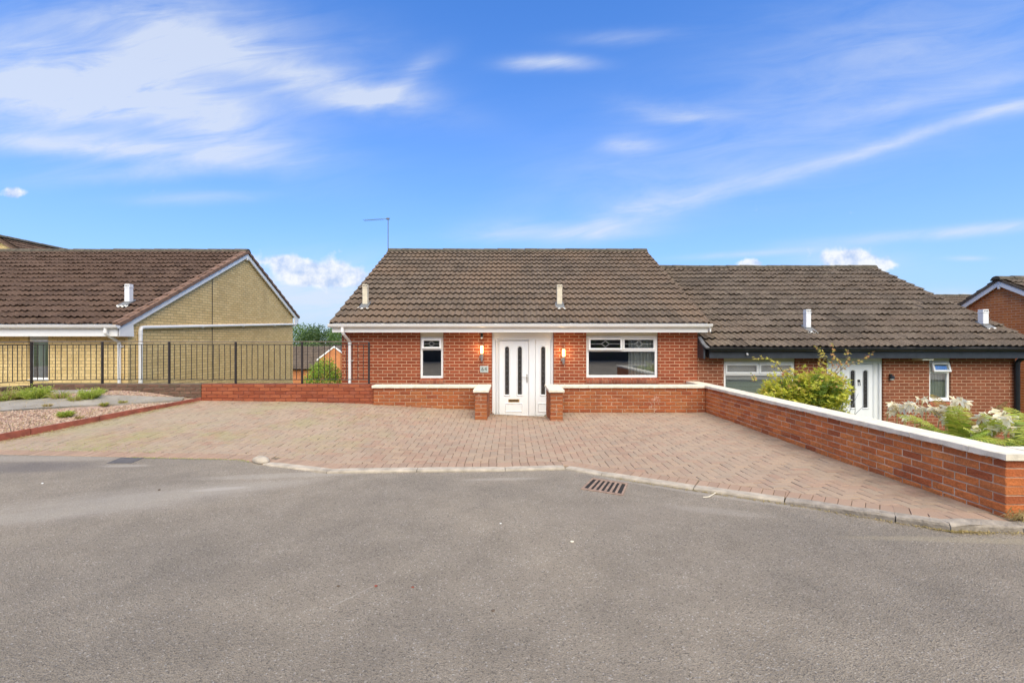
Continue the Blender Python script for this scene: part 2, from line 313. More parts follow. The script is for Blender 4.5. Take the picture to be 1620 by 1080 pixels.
# ---------------------------------------------------------------- mesh builder
ORG = {}
class MB:
    def __init__(s): s.v = []; s.f = []; s.uv = []; s.mi = []
    def face(s, pts, mi=0, uv=None):
        i = len(s.v); s.v += [tuple(p) for p in pts]; s.f.append(tuple(range(i, i+len(pts)))); s.uv.append(uv); s.mi.append(mi)
    def faces(s, verts, fs, mi=0):
        i = len(s.v); s.v += [tuple(p) for p in verts]
        for f_ in fs: s.f.append(tuple(i+k for k in f_)); s.uv.append(None); s.mi.append(mi)
    def box(s, x0, x1, y0, y1, z0, z1, mi=0):
        s.faces([(x0,y0,z0),(x1,y0,z0),(x1,y1,z0),(x0,y1,z0),(x0,y0,z1),(x1,y0,z1),(x1,y1,z1),(x0,y1,z1)],
                [(0,3,2,1),(4,5,6,7),(0,1,5,4),(1,2,6,5),(2,3,7,6),(3,0,4,7)], mi)
    def bbox(s, x0, x1, y0, y1, z0, z1, r=.005, mi=0):
        """box with chamfered edges"""
        vs = []; 
        for (x, ix) in ((x0,1),(x1,-1)):
            for (y, iy) in ((y0,1),(y1,-1)):
                for (z, iz) in ((z0,1),(z1,-1)):
                    vs += [(x, y+iy*r, z+iz*r), (x+ix*r, y, z+iz*r), (x+ix*r, y+iy*r, z)]
        from itertools import product
        import bmesh
        bm = bmesh.new(); 
        for v_ in vs: bm.verts.new(v_)
        bmesh.ops.convex_hull(bm, input=bm.verts); bm.verts.ensure_lookup_table(); bm.verts.index_update()
        s.faces([v_.co[:] for v_ in bm.verts], [tuple(v_.index for v_ in f_.verts) for f_ in bm.faces], mi); bm.free()
    def prism(s, poly, axis, a0, a1, mi=0):
        """poly of 2D points extruded along axis ('x': points are (y,z); 'y': points are (x,z); 'z': points (x,y))"""
        P = {'x': lambda p, a: (a, p[0], p[1]), 'y': lambda p, a: (p[0], a, p[1]), 'z': lambda p, a: (p[0], p[1], a)}[axis]
        n = len(poly); vs = [P(p, a0) for p in poly] + [P(p, a1) for p in poly]
        s.faces(vs, [tuple(range(n))[::-1], tuple(range(n, 2*n))] + [(i, (i+1) % n, n+(i+1) % n, n+i) for i in range(n)], mi)
    def tube(s, path, r, n=10, cap=True, mi=0, sx=None):
        path = [Vector(p) for p in path]; rs = r if isinstance(r, (list, tuple)) else [r]*len(path)
        i0 = len(s.v); prev = None
        for k, p in enumerate(path):
            d = (path[min(k+1, len(path)-1)]-path[max(k-1, 0)]).normalized()
            up = Vector((0,0,1)) if abs(d.z) < .95 else Vector((0,1,0))
            if prev is None: a = d.cross(up).normalized()
            else: a = (prev - d*prev.dot(d)).normalized()
            prev = a; b_ = d.cross(a)
            for j in range(n):
                an = 2*math.pi*j/n; s.v.append(tuple(p + a*math.cos(an)*rs[k] + b_*math.sin(an)*rs[k]))
        for k in range(len(path)-1):
            for j in range(n):
                s.f.append((i0+k*n+j, i0+k*n+(j+1) % n, i0+(k+1)*n+(j+1) % n, i0+(k+1)*n+j)); s.uv.append(None); s.mi.append(mi)
        if cap:
            s.f.append(tuple(i0+j for j in range(n))[::-1]); s.uv.append(None); s.mi.append(mi)
            s.f.append(tuple(i0+(len(path)-1)*n+j for j in range(n))); s.uv.append(None); s.mi.append(mi)
    def build(s, name, mats, parent=None, loc=None, smooth=False):
        if not isinstance(mats, (list, tuple)): mats = [mats]
        org = ORG[parent.name] if parent is not None else Vector(loc if loc else (0,0,0))
        me = bpy.data.meshes.new(name)
        off = org
        me.from_pydata([(v[0]-off.x, v[1]-off.y, v[2]-off.z) for v in s.v], [], s.f)
        for m_ in mats: me.materials.append(m_)
        me.polygons.foreach_set('material_index', s.mi)
        uvl = me.uv_layers.new(name='UVMap'); data = np.zeros(len(me.loops)*2); li = 0
        for fi, f_ in enumerate(s.f):
            u_ = s.uv[fi]
            if u_ is None:
                a, b_, c_ = (s.v[f_[0]], s.v[f_[1]], s.v[f_[2]])
                ax = (b_[1]-a[1])*(c_[2]-a[2])-(b_[2]-a[2])*(c_[1]-a[1]); ay = (b_[2]-a[2])*(c_[0]-a[0])-(b_[0]-a[0])*(c_[2]-a[2]); az = (b_[0]-a[0])*(c_[1]-a[1])-(b_[1]-a[1])*(c_[0]-a[0])
                ax, ay, az = abs(ax), abs(ay), abs(az)
                if ay >= ax and ay >= az: g = lambda v: (v[0], v[2])
                elif ax >= az: g = lambda v: (v[1], v[2])
                else: g = lambda v: (v[0], v[1])
                u_ = [g(s.v[k]) for k in f_]
            for q in u_: data[li] = q[0]; data[li+1] = q[1]; li += 2
        uvl.data.foreach_set('uv', data)
        if smooth: me.polygons.foreach_set('use_smooth', [True]*len(me.polygons))
        me.update()
        o = bpy.data.objects.new(name, me); scene.collection.objects.link(o)
        if parent is not None: o.parent = parent; o.location = (0,0,0)
        else: o.location = (org.x, org.y, org.z+E)
        ORG[o.name] = org
        return o
def tag(o, label=None, cat=None, group=None, kind=None):
    if label: o['label'] = label
    if cat: o['category'] = cat
    if group: o['group'] = group
    if kind: o['kind'] = kind
    return o
def thing(name, loc, label, cat, group=None):
    o = bpy.data.objects.new(name, None); scene.collection.objects.link(o); o.empty_display_size = .2
    o.location = (loc[0], loc[1], loc[2]+E); ORG[o.name] = Vector(loc); return tag(o, label, cat, group)
def sstep(t_): t_ = min(1, max(0, t_)); return t_*t_*(3-2*t_)
def jit(a): return random.uniform(-a, a)
exec_parts = True

# ================================================================ GROUND
GP = np.array([(-6.7,9.65,-1.265),(-2.94,9.62,-1.336),(-.75,9.6,-1.45),(.5,9.0,-1.515),(.7,9.6,-1.5),(4.1,9.6,-1.495),(4.1,8,-1.488),(4.1,3.8,-1.454),
    (-3.6,6.04,-1.56),(-5.86,6.2,-1.565),(-7.1,6.31,-1.565),(-8.5,6.4,-1.565),(-7.84,6.97,-1.52),(-2.2,5.45,-1.548),(0,5.5,-1.545),(.65,5.6,-1.545),
    (1.9,4.85,-1.54),(2.6,4.4,-1.51),(3.2,3.9,-1.47),(3.5,3.7,-1.45),(4.1,3.65,-1.45),(-.6,8.75,-1.508),(6,3.65,-1.45)])
def _tps(r2): return np.where(r2 > 0, r2*np.log(np.maximum(r2, 1e-12))*.5, 0)
_n = len(GP); _K = _tps(((GP[:,None,:2]-GP[None,:,:2])**2).sum(-1)) + np.eye(_n)*.02
_P = np.hstack([np.ones((_n,1)), GP[:,:2]]); _A = np.zeros((_n+3,_n+3)); _A[:_n,:_n] = _K; _A[:_n,_n:] = _P; _A[_n:,:_n] = _P.T
_W = np.linalg.solve(_A, np.concatenate([GP[:,2], np.zeros(3)]))
def gz(x, y):
    """height of the paved driveway"""
    r2 = (GP[:,0]-x)**2+(GP[:,1]-y)**2
    z = float(_tps(r2)@_W[:_n] + _W[_n]+_W[_n+1]*x+_W[_n+2]*y)
    z = min(z, -1.20)
    ramp = sstep((y-8.8)/1.9)*.30*(1-sstep((abs(x-.2)-.72)/.12)) if y > 8.8 else 0
    return z-ramp
def rz(x): return -1.57 + .07*sstep((x-1.5)/2.6)          # the road rises a little to the right
KL = [(-30,6.9),(-8.5,6.42),(-7.1,6.31),(-5.86,6.22),(-3.61,6.04),(-3.18,5.79),(-2.21,5.417),(-.08,5.50),(.65,5.57),(1.04,5.31),(1.91,4.79),(2.59,4.33),(3.215,3.82),(3.49,3.62),(4.01,3.564),(6.5,3.55),(30,3.6)]
def ky(x):
    for (a, b_) in zip(KL, KL[1:]):
        if a[0] <= x <= b_[0]: return a[1]+(b_[1]-a[1])*(x-a[0])/(b_[0]-a[0])
    return 6
# left planting bed
BA, BB = (-6.64,9.72), (-9.1,4.0)                          # line of the red edging board
def bx(y): return BA[0]+(BB[0]-BA[0])*(y-BA[1])/(BB[1]-BA[1])
def bedz(x, y):
    zb = -1.43+(y-6.97)/(9.72-6.97)*.225; zb = max(-1.52, min(zb, -1.195))
    return zb + .17*sstep((bx(y)-x)/1.6)
def terr(x, y):
    if y < 9.9: back = -1.0
    near = -1.72
    if x > 4.2:                                            # neighbour's sunken front garden
        near = -1.50-.85*sstep((y-3.9)/5.5) if y > 3.85 else -1.66
        near -= .06*sstep((x-4.2)/.5)
        if y < 3.9: near = -1.66
        h = near
        rear = -2.4-.0*y
    else:
        h = near
        if y > 9.85 and x < -2.6: h = -1.22
        elif y > 9.9: h = -1.95
        rear = h
    if y > 11.5: h = rear + (-2.6-rear)*sstep((y-11.5)/7) 
    if y > 18: h = h + (-6.8-h)*sstep((y-18)/22)
    if y > 60: h = -6.8
    return h
def axis(a, b_, fine0, fine1, st, coarse):
    r_ = list(np.arange(fine0, fine1+1e-6, st)); x_ = fine0; c = coarse
    while x_ > a: x_ -= c; c *= 1.5; r_.insert(0, x_)
    x_ = fine1; c = coarse
    while x_ < b_: x_ += c; c *= 1.5; r_.append(x_)
    return r_
mb = MB(); xs = axis(-900, 900, -14, 14, .5, 1.0)
xs = sorted(set([round(v,3) for v in xs]+[4.19,4.21,-2.61,-2.59])); ys = axis(-900, 1200, 3, 42, .5, 1.0)
ys = sorted(set([round(v,3) for v in ys]+[3.84,3.86,9.84,9.86,9.91]))
vs = [(x, y, terr(x, y)) for y in ys for x in xs]; nx = len(xs)
mb.faces(vs, [(j*nx+i, j*nx+i+1, (j+1)*nx+i+1, (j+1)*nx+i) for j in range(len(ys)-1) for i in range(nx-1)])
tag(mb.build('ground', M['turf']), kind='structure')
# road
mb = MB(); xr = sorted(set([-30,-20,-14]+[k[0] for k in KL]+list(np.arange(-10,10,.5).round(2)))); yr = [-25,-12,-6,-3,0,1,2,3]
vs = []
for x in xr:
    for y in yr: vs.append((x, y, rz(x)))
    vs.append((x, ky(x)+.06, rz(x)))
n_ = len(yr)+1
mb.faces(vs, [(i*n_+j, (i+1)*n_+j, (i+1)*n_+j+1, i*n_+j+1) for i in range(len(xr)-1) for j in range(n_-1)])
tag(mb.build('road', M['asphalt']), kind='structure')
# driveway: bedding sheet plus every block as geometry (herringbone, soldier course along the kerb)
def in_drive(x, y):
    return y > ky(x)+.10 and x > bx(y)-.02 and x < 4.14 and y < (9.76 if not (-.5 < x < .76) else 10.68) 
mb = MB(); st = .25
gx = np.arange(-9.5, 4.2, st)
for x in gx:
    y = ky(x+st/2)
    y0 = max(ky(x), ky(x+st))+.02 if x > -3.2 else ky(x)+.0
    yy = [y0]+[v for v in np.arange(3.5, 10.8, st) if v > y0+.05]
    for a, b_ in zip(yy, yy[1:]):
        xm = x+st/2; ym = (a+b_)/2
        if xm < bx(ym)-.1 or (ym > 9.8 and not (-.8 < xm < 1.1)): continue
        d = .012
        mb.face([(x,a,gz(x,a)-d),(x+st,a,gz(x+st,a)-d),(x+st,b_,gz(x+st,b_)-d),(x,b_,gz(x,b_)-d)])
tag(mb.build('driveway_bedding', M['paver_joint']), kind='structure')
def clip(poly, px_, py_, nx_, ny_):
    out = []
    for i in range(len(poly)):
        a, b_ = poly[i], poly[(i+1) % len(poly)]
        da = (a[0]-px_)*nx_+(a[1]-py_)*ny_; db = (b_[0]-px_)*nx_+(b_[1]-py_)*ny_
        if da >= 0: out.append(a)
        if (da >= 0) != (db >= 0):
            t_ = da/(da-db); out.append((a[0]+(b_[0]-a[0])*t_, a[1]+(b_[1]-a[1])*t_))
    return out
def paver(mb, poly):
    if len(poly) < 3: return
    cx = sum(p[0] for p in poly)/len(poly); cy = sum(p[1] for p in poly)/len(poly)
    ar = abs(sum(poly[i][0]*poly[(i+1)%len(poly)][1]-poly[(i+1)%len(poly)][0]*poly[i][1] for i in range(len(poly))))/2
    if ar < .0012: return
    dz = jit(.0026); tx, ty = jit(.016), jit(.016); ins = .005; g_ = .0027
    def sh(p, d):
        vx, vy = cx-p[0], cy-p[1]; l = math.hypot(vx, vy) or 1; k = d/l*1.35
        return (p[0]+vx*k, p[1]+vy*k)
    top = [sh(p, g_+ins) for p in poly]; rim = [sh(p, g_) for p in poly]
    zt = lambda p: gz(*p)+dz+tx*(p[0]-cx)+ty*(p[1]-cy)
    n = len(poly); vs = [(p[0],p[1],zt(p)) for p in top]+[(p[0],p[1],zt(p)-.0045) for p in rim]+[(p[0],p[1],zt(p)-.02) for p in rim]
    mb.faces(vs, [tuple(range(n))]+[(n+i, n+(i+1)%n, (i+1)%n, i) for i in range(n)]+[(2*n+i, 2*n+(i+1)%n, n+(i+1)%n, n+i) for i in range(n)])
mb = MB(); w_ = .1; WX = .0
SEG = [(a, b_) for a, b_ in zip(KL, KL[1:])]
for r_ in range(int(3.4/w_), int(10.8/w_)):
    for c_i in range(int(-9.6/w_), int(4.3/w_)):
        k4 = (c_i-r_) % 4
        if k4 == 0: rect = (c_i*w_, r_*w_, (c_i+2)*w_, (r_+1)*w_)
        elif k4 == 3: rect = (c_i*w_, r_*w_, (c_i+1)*w_, (r_+2)*w_)
        else: continue
        x0, y0, x1, y1 = rect; cx, cy = (x0+x1)/2, (y0+y1)/2
        if not (-9.6 < cx < 4.3): continue
        k_y = ky(cx)
        if y1 < k_y or cy < k_y-.1 or x1 < bx(cy)-.1: continue
        if y1 > 9.9 and not (-.6 < cx < .95): continue
        poly = [(x0,y0),(x1,y0),(x1,y1),(x0,y1)]
        for (a, b_) in SEG:
            if a[0]-.35 < cx < b_[0]+.35 and -9.6 < cx:
                if not (a[0] <= cx <= b_[0]):
                    # neighbours matter only where the outline is convex; skip otherwise
                    continue
                L = math.hypot(b_[0]-a[0], b_[1]-a[1]); nx_, ny_ = -(b_[1]-a[1])/L, (b_[0]-a[0])/L
                off = .315 if cx > -3.2 else (.21 if cx > -9 else .2)
                poly = clip(poly, a[0]+nx_*off, a[1]+ny_*off, nx_, ny_)
                if not poly: break
        if not poly: continue
        poly = clip(poly, 4.098, 0, -1, 0) if poly else poly
        L = math.hypot(BB[0]-BA[0], BB[1]-BA[1]); ex, ey = -(BB[1]-BA[1])/L, (BB[0]-BA[0])/L     # board normal
        if poly: poly = clip(poly, BA[0], BA[1], abs(ex), -abs(ey))
        if poly and cy > 9.3: poly = clip(poly, 0, 10.66 if -.55 < cx < .8 else 9.75, 0, -1)
        if poly: paver(mb, poly)
herr = mb
# soldier course
mb2 = MB()
for (a, b_) in SEG:
    if a[0] < -9 or a[0] > 4: continue
    L = math.hypot(b_[0]-a[0], b_[1]-a[1]); tx_, ty_ = (b_[0]-a[0])/L, (b_[1]-a[1])/L; nx_, ny_ = -ty_, tx_
    o0 = .115 if a[0] > -3.3 else .01
    n = max(1, round(L/.1)); 
    for i in range(n):
        s0, s1 = L*i/n, L*(i+1)/n
        P = lambda s_, o_: (a[0]+tx_*s_+nx_*o_, a[1]+ty_*s_+ny_*o_)
        p = [P(s0,o0), P(s1,o0), P(s1,o0+.2), P(s0,o0+.2)]
        p = clip(p, 4.098, 0, -1, 0)
        if p: paver(mb2, p)
for (a, b_), (b2, c_) in zip(SEG, SEG[1:]):
    if b_[0] < -9 or b_[0] > 4: continue
    n1 = Vector((-(b_[1]-a[1]), b_[0]-a[0])).normalized(); n2 = Vector((-(c_[1]-b2[1]), c_[0]-b2[0])).normalized()
    if n1.x*n2.y-n1.y*n2.x < -.06:
        o0 = .115 if b_[0] > -3.3 else .01; B = Vector(b_)
        paver(mb2, [tuple(B+n1*o0), tuple(B+n1*(o0+.2)), tuple(B+(n1+n2).normalized()*(o0+.23)), tuple(B+n2*(o0+.2)), tuple(B+n2*o0)][::-1])
dv = bpy.data.objects.new('driveway', None); scene.collection.objects.link(dv); dv.location = (0,6,E-1.5); ORG['driveway'] = Vector((0,6,-1.5)); tag(dv, kind='structure')
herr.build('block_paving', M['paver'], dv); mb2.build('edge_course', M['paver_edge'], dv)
# kerb stones
kb = bpy.data.objects.new('kerb', None); scene.collection.objects.link(kb); kb.location = (0,5.5,E-1.57); ORG['kerb'] = Vector((0,5.5,-1.57)); tag(kb, kind='structure')
def kerbstone(a, b_, old=False, wob=.003, drop=0):
    L = math.hypot(b_[0]-a[0], b_[1]-a[1]); tx_, ty_ = (b_[0]-a[0])/L, (b_[1]-a[1])/L; nx_, ny_ = -ty_, tx_
    mb = MB(); n = max(2, int(L/.12)); prof = [(0.0,-.10),(0.0,-.018),(.006,-.006),(.018,0.0),(.112,.002),(.115,-.10)]
    vs = []; g_ = .004
    tilt = jit(.004)
    for i in range(n+1):
        s_ = g_+(L-2*g_)*i/n; 
        for j, (o_, dz_) in enumerate(prof):
            x, y = a[0]+tx_*s_+nx_*o_, a[1]+ty_*s_+ny_*o_
            e_ = .004 if i in (0, n) and j in (1,2,3,4) else 0
            zt = gz(a[0]+tx_*s_+nx_*.12, a[1]+ty_*s_+ny_*.12)+.003+tilt*(s_/L-.5)-drop
            q = wob*(3 if old else 1)
            vs.append((x+jit(q)*.6, y+jit(q)*(.8 if j in (1,2) else .3), zt+dz_-e_+jit(q)*.5))
    m_ = len(prof); fs = [(i*m_+j, (i+1)*m_+j, (i+1)*m_+j+1, i*m_+j+1) for i in range(n) for j in range(m_-1)]
    fs += [tuple(range(m_)), tuple(range(n*m_, n*m_+m_))[::-1]]
    mb.faces(vs, fs); mb.build('kerb_stone', M['kerb_old'] if old else M['kerb'], kb)
kpts = []
def along(pts, marks):
    out = []; 
    for (a, b_) in zip(pts, pts[1:]):
        L = math.hypot(b_[0]-a[0], b_[1]-a[1]); n = max(1, round(L/.92))
        for i in range(n): out.append(((a[0]+(b_[0]-a[0])*i/n, a[1]+(b_[1]-a[1])*i/n), (a[0]+(b_[0]-a[0])*(i+1)/n, a[1]+(b_[1]-a[1])*(i+1)/n)))
    return out
KS = [(-3.18,5.79),(-2.21,5.417),(-.08,5.50),(.65,5.57),(1.04,5.31),(1.91,4.79),(2.59,4.33),(3.215,3.82),(3.49,3.62)]
for a, b_ in along(KS, None): kerbstone(a, b_, old=(a[0] > 2.55))
for a, b_ in along([(3.49,3.62),(4.01,3.564),(6.5,3.55)], None): kerbstone(a, b_, old=True)
# rounded end stone where the kerb stops
mb = MB(); import bmesh
bm = bmesh.new(); bmesh.ops.create_icosphere(bm, subdivisions=3, radius=1)
for v_ in bm.verts:
    c = v_.co; q = 1+.12*math.sin(3*c.x+1)*math.cos(2.3*c.y)+jit(.012)
    c.x, c.y, c.z = c.x*.17*q, c.y*.085*q, max(-.4, c.z)*.055*q
    a_ = R(-38); c.x, c.y = c.x*math.cos(a_)-c.y*math.sin(a_), c.x*math.sin(a_)+c.y*math.cos(a_)
mb.faces([(v_.co.x-3.27, v_.co.y+5.93, v_.co.z-1.548) for v_ in bm.verts], [tuple(v_.index for v_ in f_.verts) for f_ in bm.faces]); bm.free()
mb.build('kerb_end_stone', M['kerb'], kb, smooth=True)

# planting bed on the left with gravel, and two strips of concrete path
mb = MB(); st = .3
for y in np.arange(4.0, 9.7, st):
    for i in range(24):
        def P(i_, y_): 
            x_ = bx(y_)-.03-i_*.25; return (x_, y_, bedz(x_, y_)-.012+.006*math.sin(7*x_+3*y_))
        y1 = min(y+st, 9.74)
        mb.face([P(i+1,y), P(i,y), P(i,y1), P(i+1,y1)])
tag(mb.build('planting_bed', M['gravel_bed']), kind='structure')
def strip(name, pts, lift):
    mb = MB()
    for (l0, r0), (l1, r1) in zip(pts, pts[1:]):
        n = 6
        for i in range(n):
            A = lambda t_, u_: ((l0[0]*(1-t_)+l1[0]*t_)*(1-u_)+(r0[0]*(1-t_)+r1[0]*t_)*u_, (l0[1]*(1-t_)+l1[1]*t_)*(1-u_)+(r0[1]*(1-t_)+r1[1]*t_)*u_)
            for j in range(3):
                q = [A(i/n, j/3), A(i/n, (j+1)/3), A((i+1)/n, (j+1)/3), A((i+1)/n, j/3)]
                mb.face([(p[0], p[1], bedz(*p)+lift) for p in q])
    # thickness skirt on the near edge
    for (l0, r0), (l1, r1) in zip(pts, pts[1:]):
        mb.face([(r0[0],r0[1],bedz(*r0)+lift),(r0[0],r0[1],bedz(*r0)-.05),(r1[0],r1[1],bedz(*r1)-.05),(r1[0],r1[1],bedz(*r1)+lift)])
    return tag(mb.build(name, M['concrete_path']), kind='structure')
strip('path', [((-11.2,7.9),(-10.6,7.0)),((-9.55,8.55),(-9.0,7.62)),((-8.1,9.2),(-7.75,8.72)),((-6.95,9.66),(-6.85,9.45))], .018)
strip('side_path', [((-12,9.3),(-11.7,8.85)),((-10.0,9.6),(-9.9,9.1)),((-8.6,9.7),(-8.5,9.52))], .016)
# loose pink gravel: thousands of chips, one uncountable mass
mb = MB(); cnt = 0
def onpath(x, y):
    for (a, b_, wd) in (((-10.6,7.3),(-9.25,8.05),.5),((-9.25,8.05),(-7.9,8.95),.42),((-7.9,8.95),(-6.9,9.55),.22),((-11.7,9.1),(-9.95,9.35),.24),((-9.95,9.35),(-8.5,9.6),.16)):
        L2 = (b_[0]-a[0])**2+(b_[1]-a[1])**2; t_ = max(0, min(1, ((x-a[0])*(b_[0]-a[0])+(y-a[1])*(b_[1]-a[1]))/L2))
        if math.hypot(x-a[0]-t_*(b_[0]-a[0]), y-a[1]-t_*(b_[1]-a[1])) < wd: return True
    return False
for _ in range(15000):
    y = random.uniform(5.6, 9.66); x = bx(y)-.05-abs(random.triangular(0, 3.2, .2))
    if x < -11 or (onpath(x, y) and random.random() > .03): continue
    z = bedz(x, y)-.008; s_ = random.uniform(.010, .024); a_ = random.uniform(0, 6.28)
    ca, sa = math.cos(a_)*s_, math.sin(a_)*s_
    h = s_*random.uniform(.5, 1.1)
    p = [(x+ca*1.3, y+sa*1.3, z), (x-sa, y+ca, z), (x-ca*1.2, y-sa*1.2, z), (x+sa, y-ca, z), (x+jit(.4)*s_, y+jit(.4)*s_, z+h)]
    mb.faces(p, [(0,1,4),(1,2,4),(2,3,4),(3,0,4)])
tag(mb.build('gravel', M['stone']), 'pink and cream gravel chips spread over the planting bed', 'gravel', kind='stuff')
# edging board
mb = MB(); n = 7
for i in range(n):
    y1 = BA[1]-(BA[1]-BB[1])*i/n; y0 = BA[1]-(BA[1]-BB[1])*(i+1)/n
    def C(y, o, dz): x = bx(y); return (x+o*.92, y-o*.4, bedz(x-.05, y)+dz)
    a, b_ = y1-.004, y0+.004; h = .015+jit(.006); lean = jit(.006)
    vs = [C(a,-.018,-.22),C(a,.018,-.22),C(a,.018+lean,h),C(a,-.018+lean,h),C(b_,-.018,-.22),C(b_,.018,-.22),C(b_,.018+lean,h),C(b_,-.018+lean,h)]
    mb.faces(vs, [(0,1,2,3),(7,6,5,4),(1,5,6,2),(2,6,7,3),(3,7,4,0)])
tag(mb.build('edging_board', M['edging'], loc=(-7.8,7,-1.45)), 'low red edging board between the gravel bed and the paving', 'garden edging')

# ================================================================ BOUNDARY WALLS (every brick modelled)
def brick_run(mb, p0, u, n_, length, ztop, rows, thick=.215, start=0, bl=.215, joint=.011, rough=.0022, rowh=.075, half0=0, botfn=None):
    """p0: front-face start (x,y); u: direction along; n_: outward normal of the front face"""
    u = Vector((u[0],u[1])).normalized(); n_ = Vector((n_[0],n_[1])).normalized(); pitch = bl+joint
    for r_ in range(rows):
        z1 = ztop-r_*rowh; z0 = z1-(rowh-joint)
        s_ = -pitch/2 if (r_+half0) % 2 else 0
        while s_ < length:
            a, b_ = max(0, s_), min(length, s_+bl); s_ += pitch
            if b_-a < .03: continue
            if botfn and z1 < botfn(p0[0]+u.x*a, p0[1]+u.y*a)-.09: continue
            off = jit(.0022); bt = jit(.0015)
            us = [a, a+.006, a+(b_-a)*.35, a+(b_-a)*.67, b_-.006, b_]; zs = [z0, z0+.006, (z0+z1)/2, z1-.006, z1]
            V_ = []
            for side in (0, 1):
                for i, uu in enumerate(us):
                    for j, zz in enumerate(zs):
                        edge = i in (0, 5) or j in (0, 4)
                        d = (-.0055 if edge else 0)+jit(rough)+off
                        ju, jz = (jit(.0016), jit(.0016)) if edge else (0, 0)
                        q = d if side == 0 else -thick-d
                        V_.append((p0[0]+u.x*(uu+ju)+n_.x*q, p0[1]+u.y*(uu+ju)+n_.y*q, zz+jz+bt))
            F_ = []
            for side in (0, 1):
                o_ = side*30
                for i in range(5):
                    for j in range(4):
                        f_ = (o_+i*5+j, o_+(i+1)*5+j, o_+(i+1)*5+j+1, o_+i*5+j+1); F_.append(f_ if side == 0 else f_[::-1])
            ring = [i*5 for i in range(6)]+[25+j for j in range(1, 5)]+[i*5+4 for i in range(4, -1, -1)]+[j for j in range(3, 0, -1)]
            for k in range(len(ring)): F_.append((ring[k], ring[(k+1) % len(ring)], 30+ring[(k+1) % len(ring)], 30+ring[k]))
            mb.faces(V_, F_)
    e = .0075
    A = Vector(p0)-n_*e+u*e; B = Vector(p0)+u*(length-e)-n_*e; Cc = B-n_*(thick-2*e); D = A-n_*(thick-2*e)
    zb = ztop-rows*rowh
    mb.faces([(A.x,A.y,zb),(B.x,B.y,zb),(Cc.x,Cc.y,zb),(D.x,D.y,zb),(A.x,A.y,ztop+.006),(B.x,B.y,ztop+.006),(Cc.x,Cc.y,ztop+.006),(D.x,D.y,ztop+.006)],
             [(0,1,5,4),(1,2,6,5),(2,3,7,6),(3,0,4,7),(4,5,6,7)], 1)
def coping(parent, a, b_, side, wd=.29, over=.03, zt=-.928, th=.052, slab=.6, miter=None, first=0, rag=.0015):
    """slabs from a to b_ (points on the wall's front face), side = outward normal; laid with fine joints"""
    mb = MB(); a, b_, n_ = Vector(a), Vector(b_), Vector(side).normalized(); L = (b_-a).length; u = (b_-a).normalized(); s_ = 0; ln = first or slab
    while s_ < L-.01:
        e = min(L, s_+ln); ln = slab
        if L-e < .12: e = L
        g_ = .002; dz_ = jit(.0012); n = max(2, int((e-s_)/.1)); prof = [(over,-th),(over+.001,-.006),(over-.006,0),(over-wd+.006,0),(over-wd,-.006),(over-wd,-th)]
        vs = []
        for i in range(n+1):
            q = s_+g_+(e-s_-2*g_)*i/n; p = a+u*q
            for (o_, z_) in prof: 
                vs.append((p.x+n_.x*(o_+jit(rag)), p.y+n_.y*(o_+jit(rag)), zt+z_+dz_+(jit(rag)*1.6 if z_ == -th else jit(.0005))))
        m_ = 6; fs = [(i*m_+j, (i+1)*m_+j, (i+1)*m_+(j+1) % m_, i*m_+(j+1) % m_) for i in range(n) for j in range(m_)]+[tuple(range(m_))[::-1], tuple(range(n*m_, n*m_+m_))]
        mb.faces(vs, fs); s_ = e
    return mb.build('coping', M['coping'], parent)
ZC = -.985
# long wall on the right
XW = 4.10; YE = 10.66-6.882
wl = thing('boundary_wall', (XW+.1, 7.0, -1.6), 'long orange brick wall with cream coping running from the house to the road on the right', 'garden wall')
mb = MB(); brick_run(mb, (XW, 10.66), (0,-1), (-1,0), 10.66-YE, ZC, 9); mb.build('brickwork', [M['wall_brick'], M['wall_mortar']], wl)
mb = MB(); brick_run(mb, (XW+.222, YE), (1,0), (0,-1), 3.6, ZC, 9, half0=1); mb.build('brickwork', [M['wall_brick'], M['wall_mortar']], wl)
coping(wl, (XW, 10.66), (XW, YE-.03), (-1,0), rag=.003)
coping(wl, (XW+.265, YE), (XW+3.8, YE), (0,-1), rag=.003)
mb = MB()        # lumps of bedding mortar squeezed out below the coping near the road
for i in range(60):
    y = random.uniform(YE, 5.6) if i < 45 else random.uniform(5.6, 9); s_ = random.uniform(.02, .07)
    mb.tube([(XW-.012+jit(.006), y, ZC+.002+jit(.003)), (XW-.016+jit(.006), y+s_*.5, ZC-.002+jit(.004)), (XW-.012, y+s_, ZC+.003)], [.005, random.uniform(.007,.013), .005], 5)
mb.build('bedding_mortar', M['sand_mortar'], wl, smooth=True)
# front wall right of the door, with its return
wr_ = thing('boundary_wall', (2.4, 9.7, -1.5), 'low orange brick wall with cream coping right of the door, below the large window', 'garden wall')
mb = MB(); brick_run(mb, (.985, 9.62), (1,0), (0,-1), XW-.985-.004, ZC, 8); mb.build('brickwork', [M['front_brick'], M['sand_mortar']], wr_)
mb = MB(); brick_run(mb, (.737, 8.75), (1,0), (0,-1), .24, ZC, 8, thick=1.09, bl=.24, joint=.012, half0=0); mb.build('pier', [M['front_brick'], M['sand_mortar']], wr_)
coping(wr_, (1.012, 9.62), (XW-.034, 9.62), (0,-1))
mb = MB(); mb.bbox(.705, 1.008, 8.715, 9.87, ZC+.005, -.926, .006); mb.build('pier_cap', M['coping'], wr_)
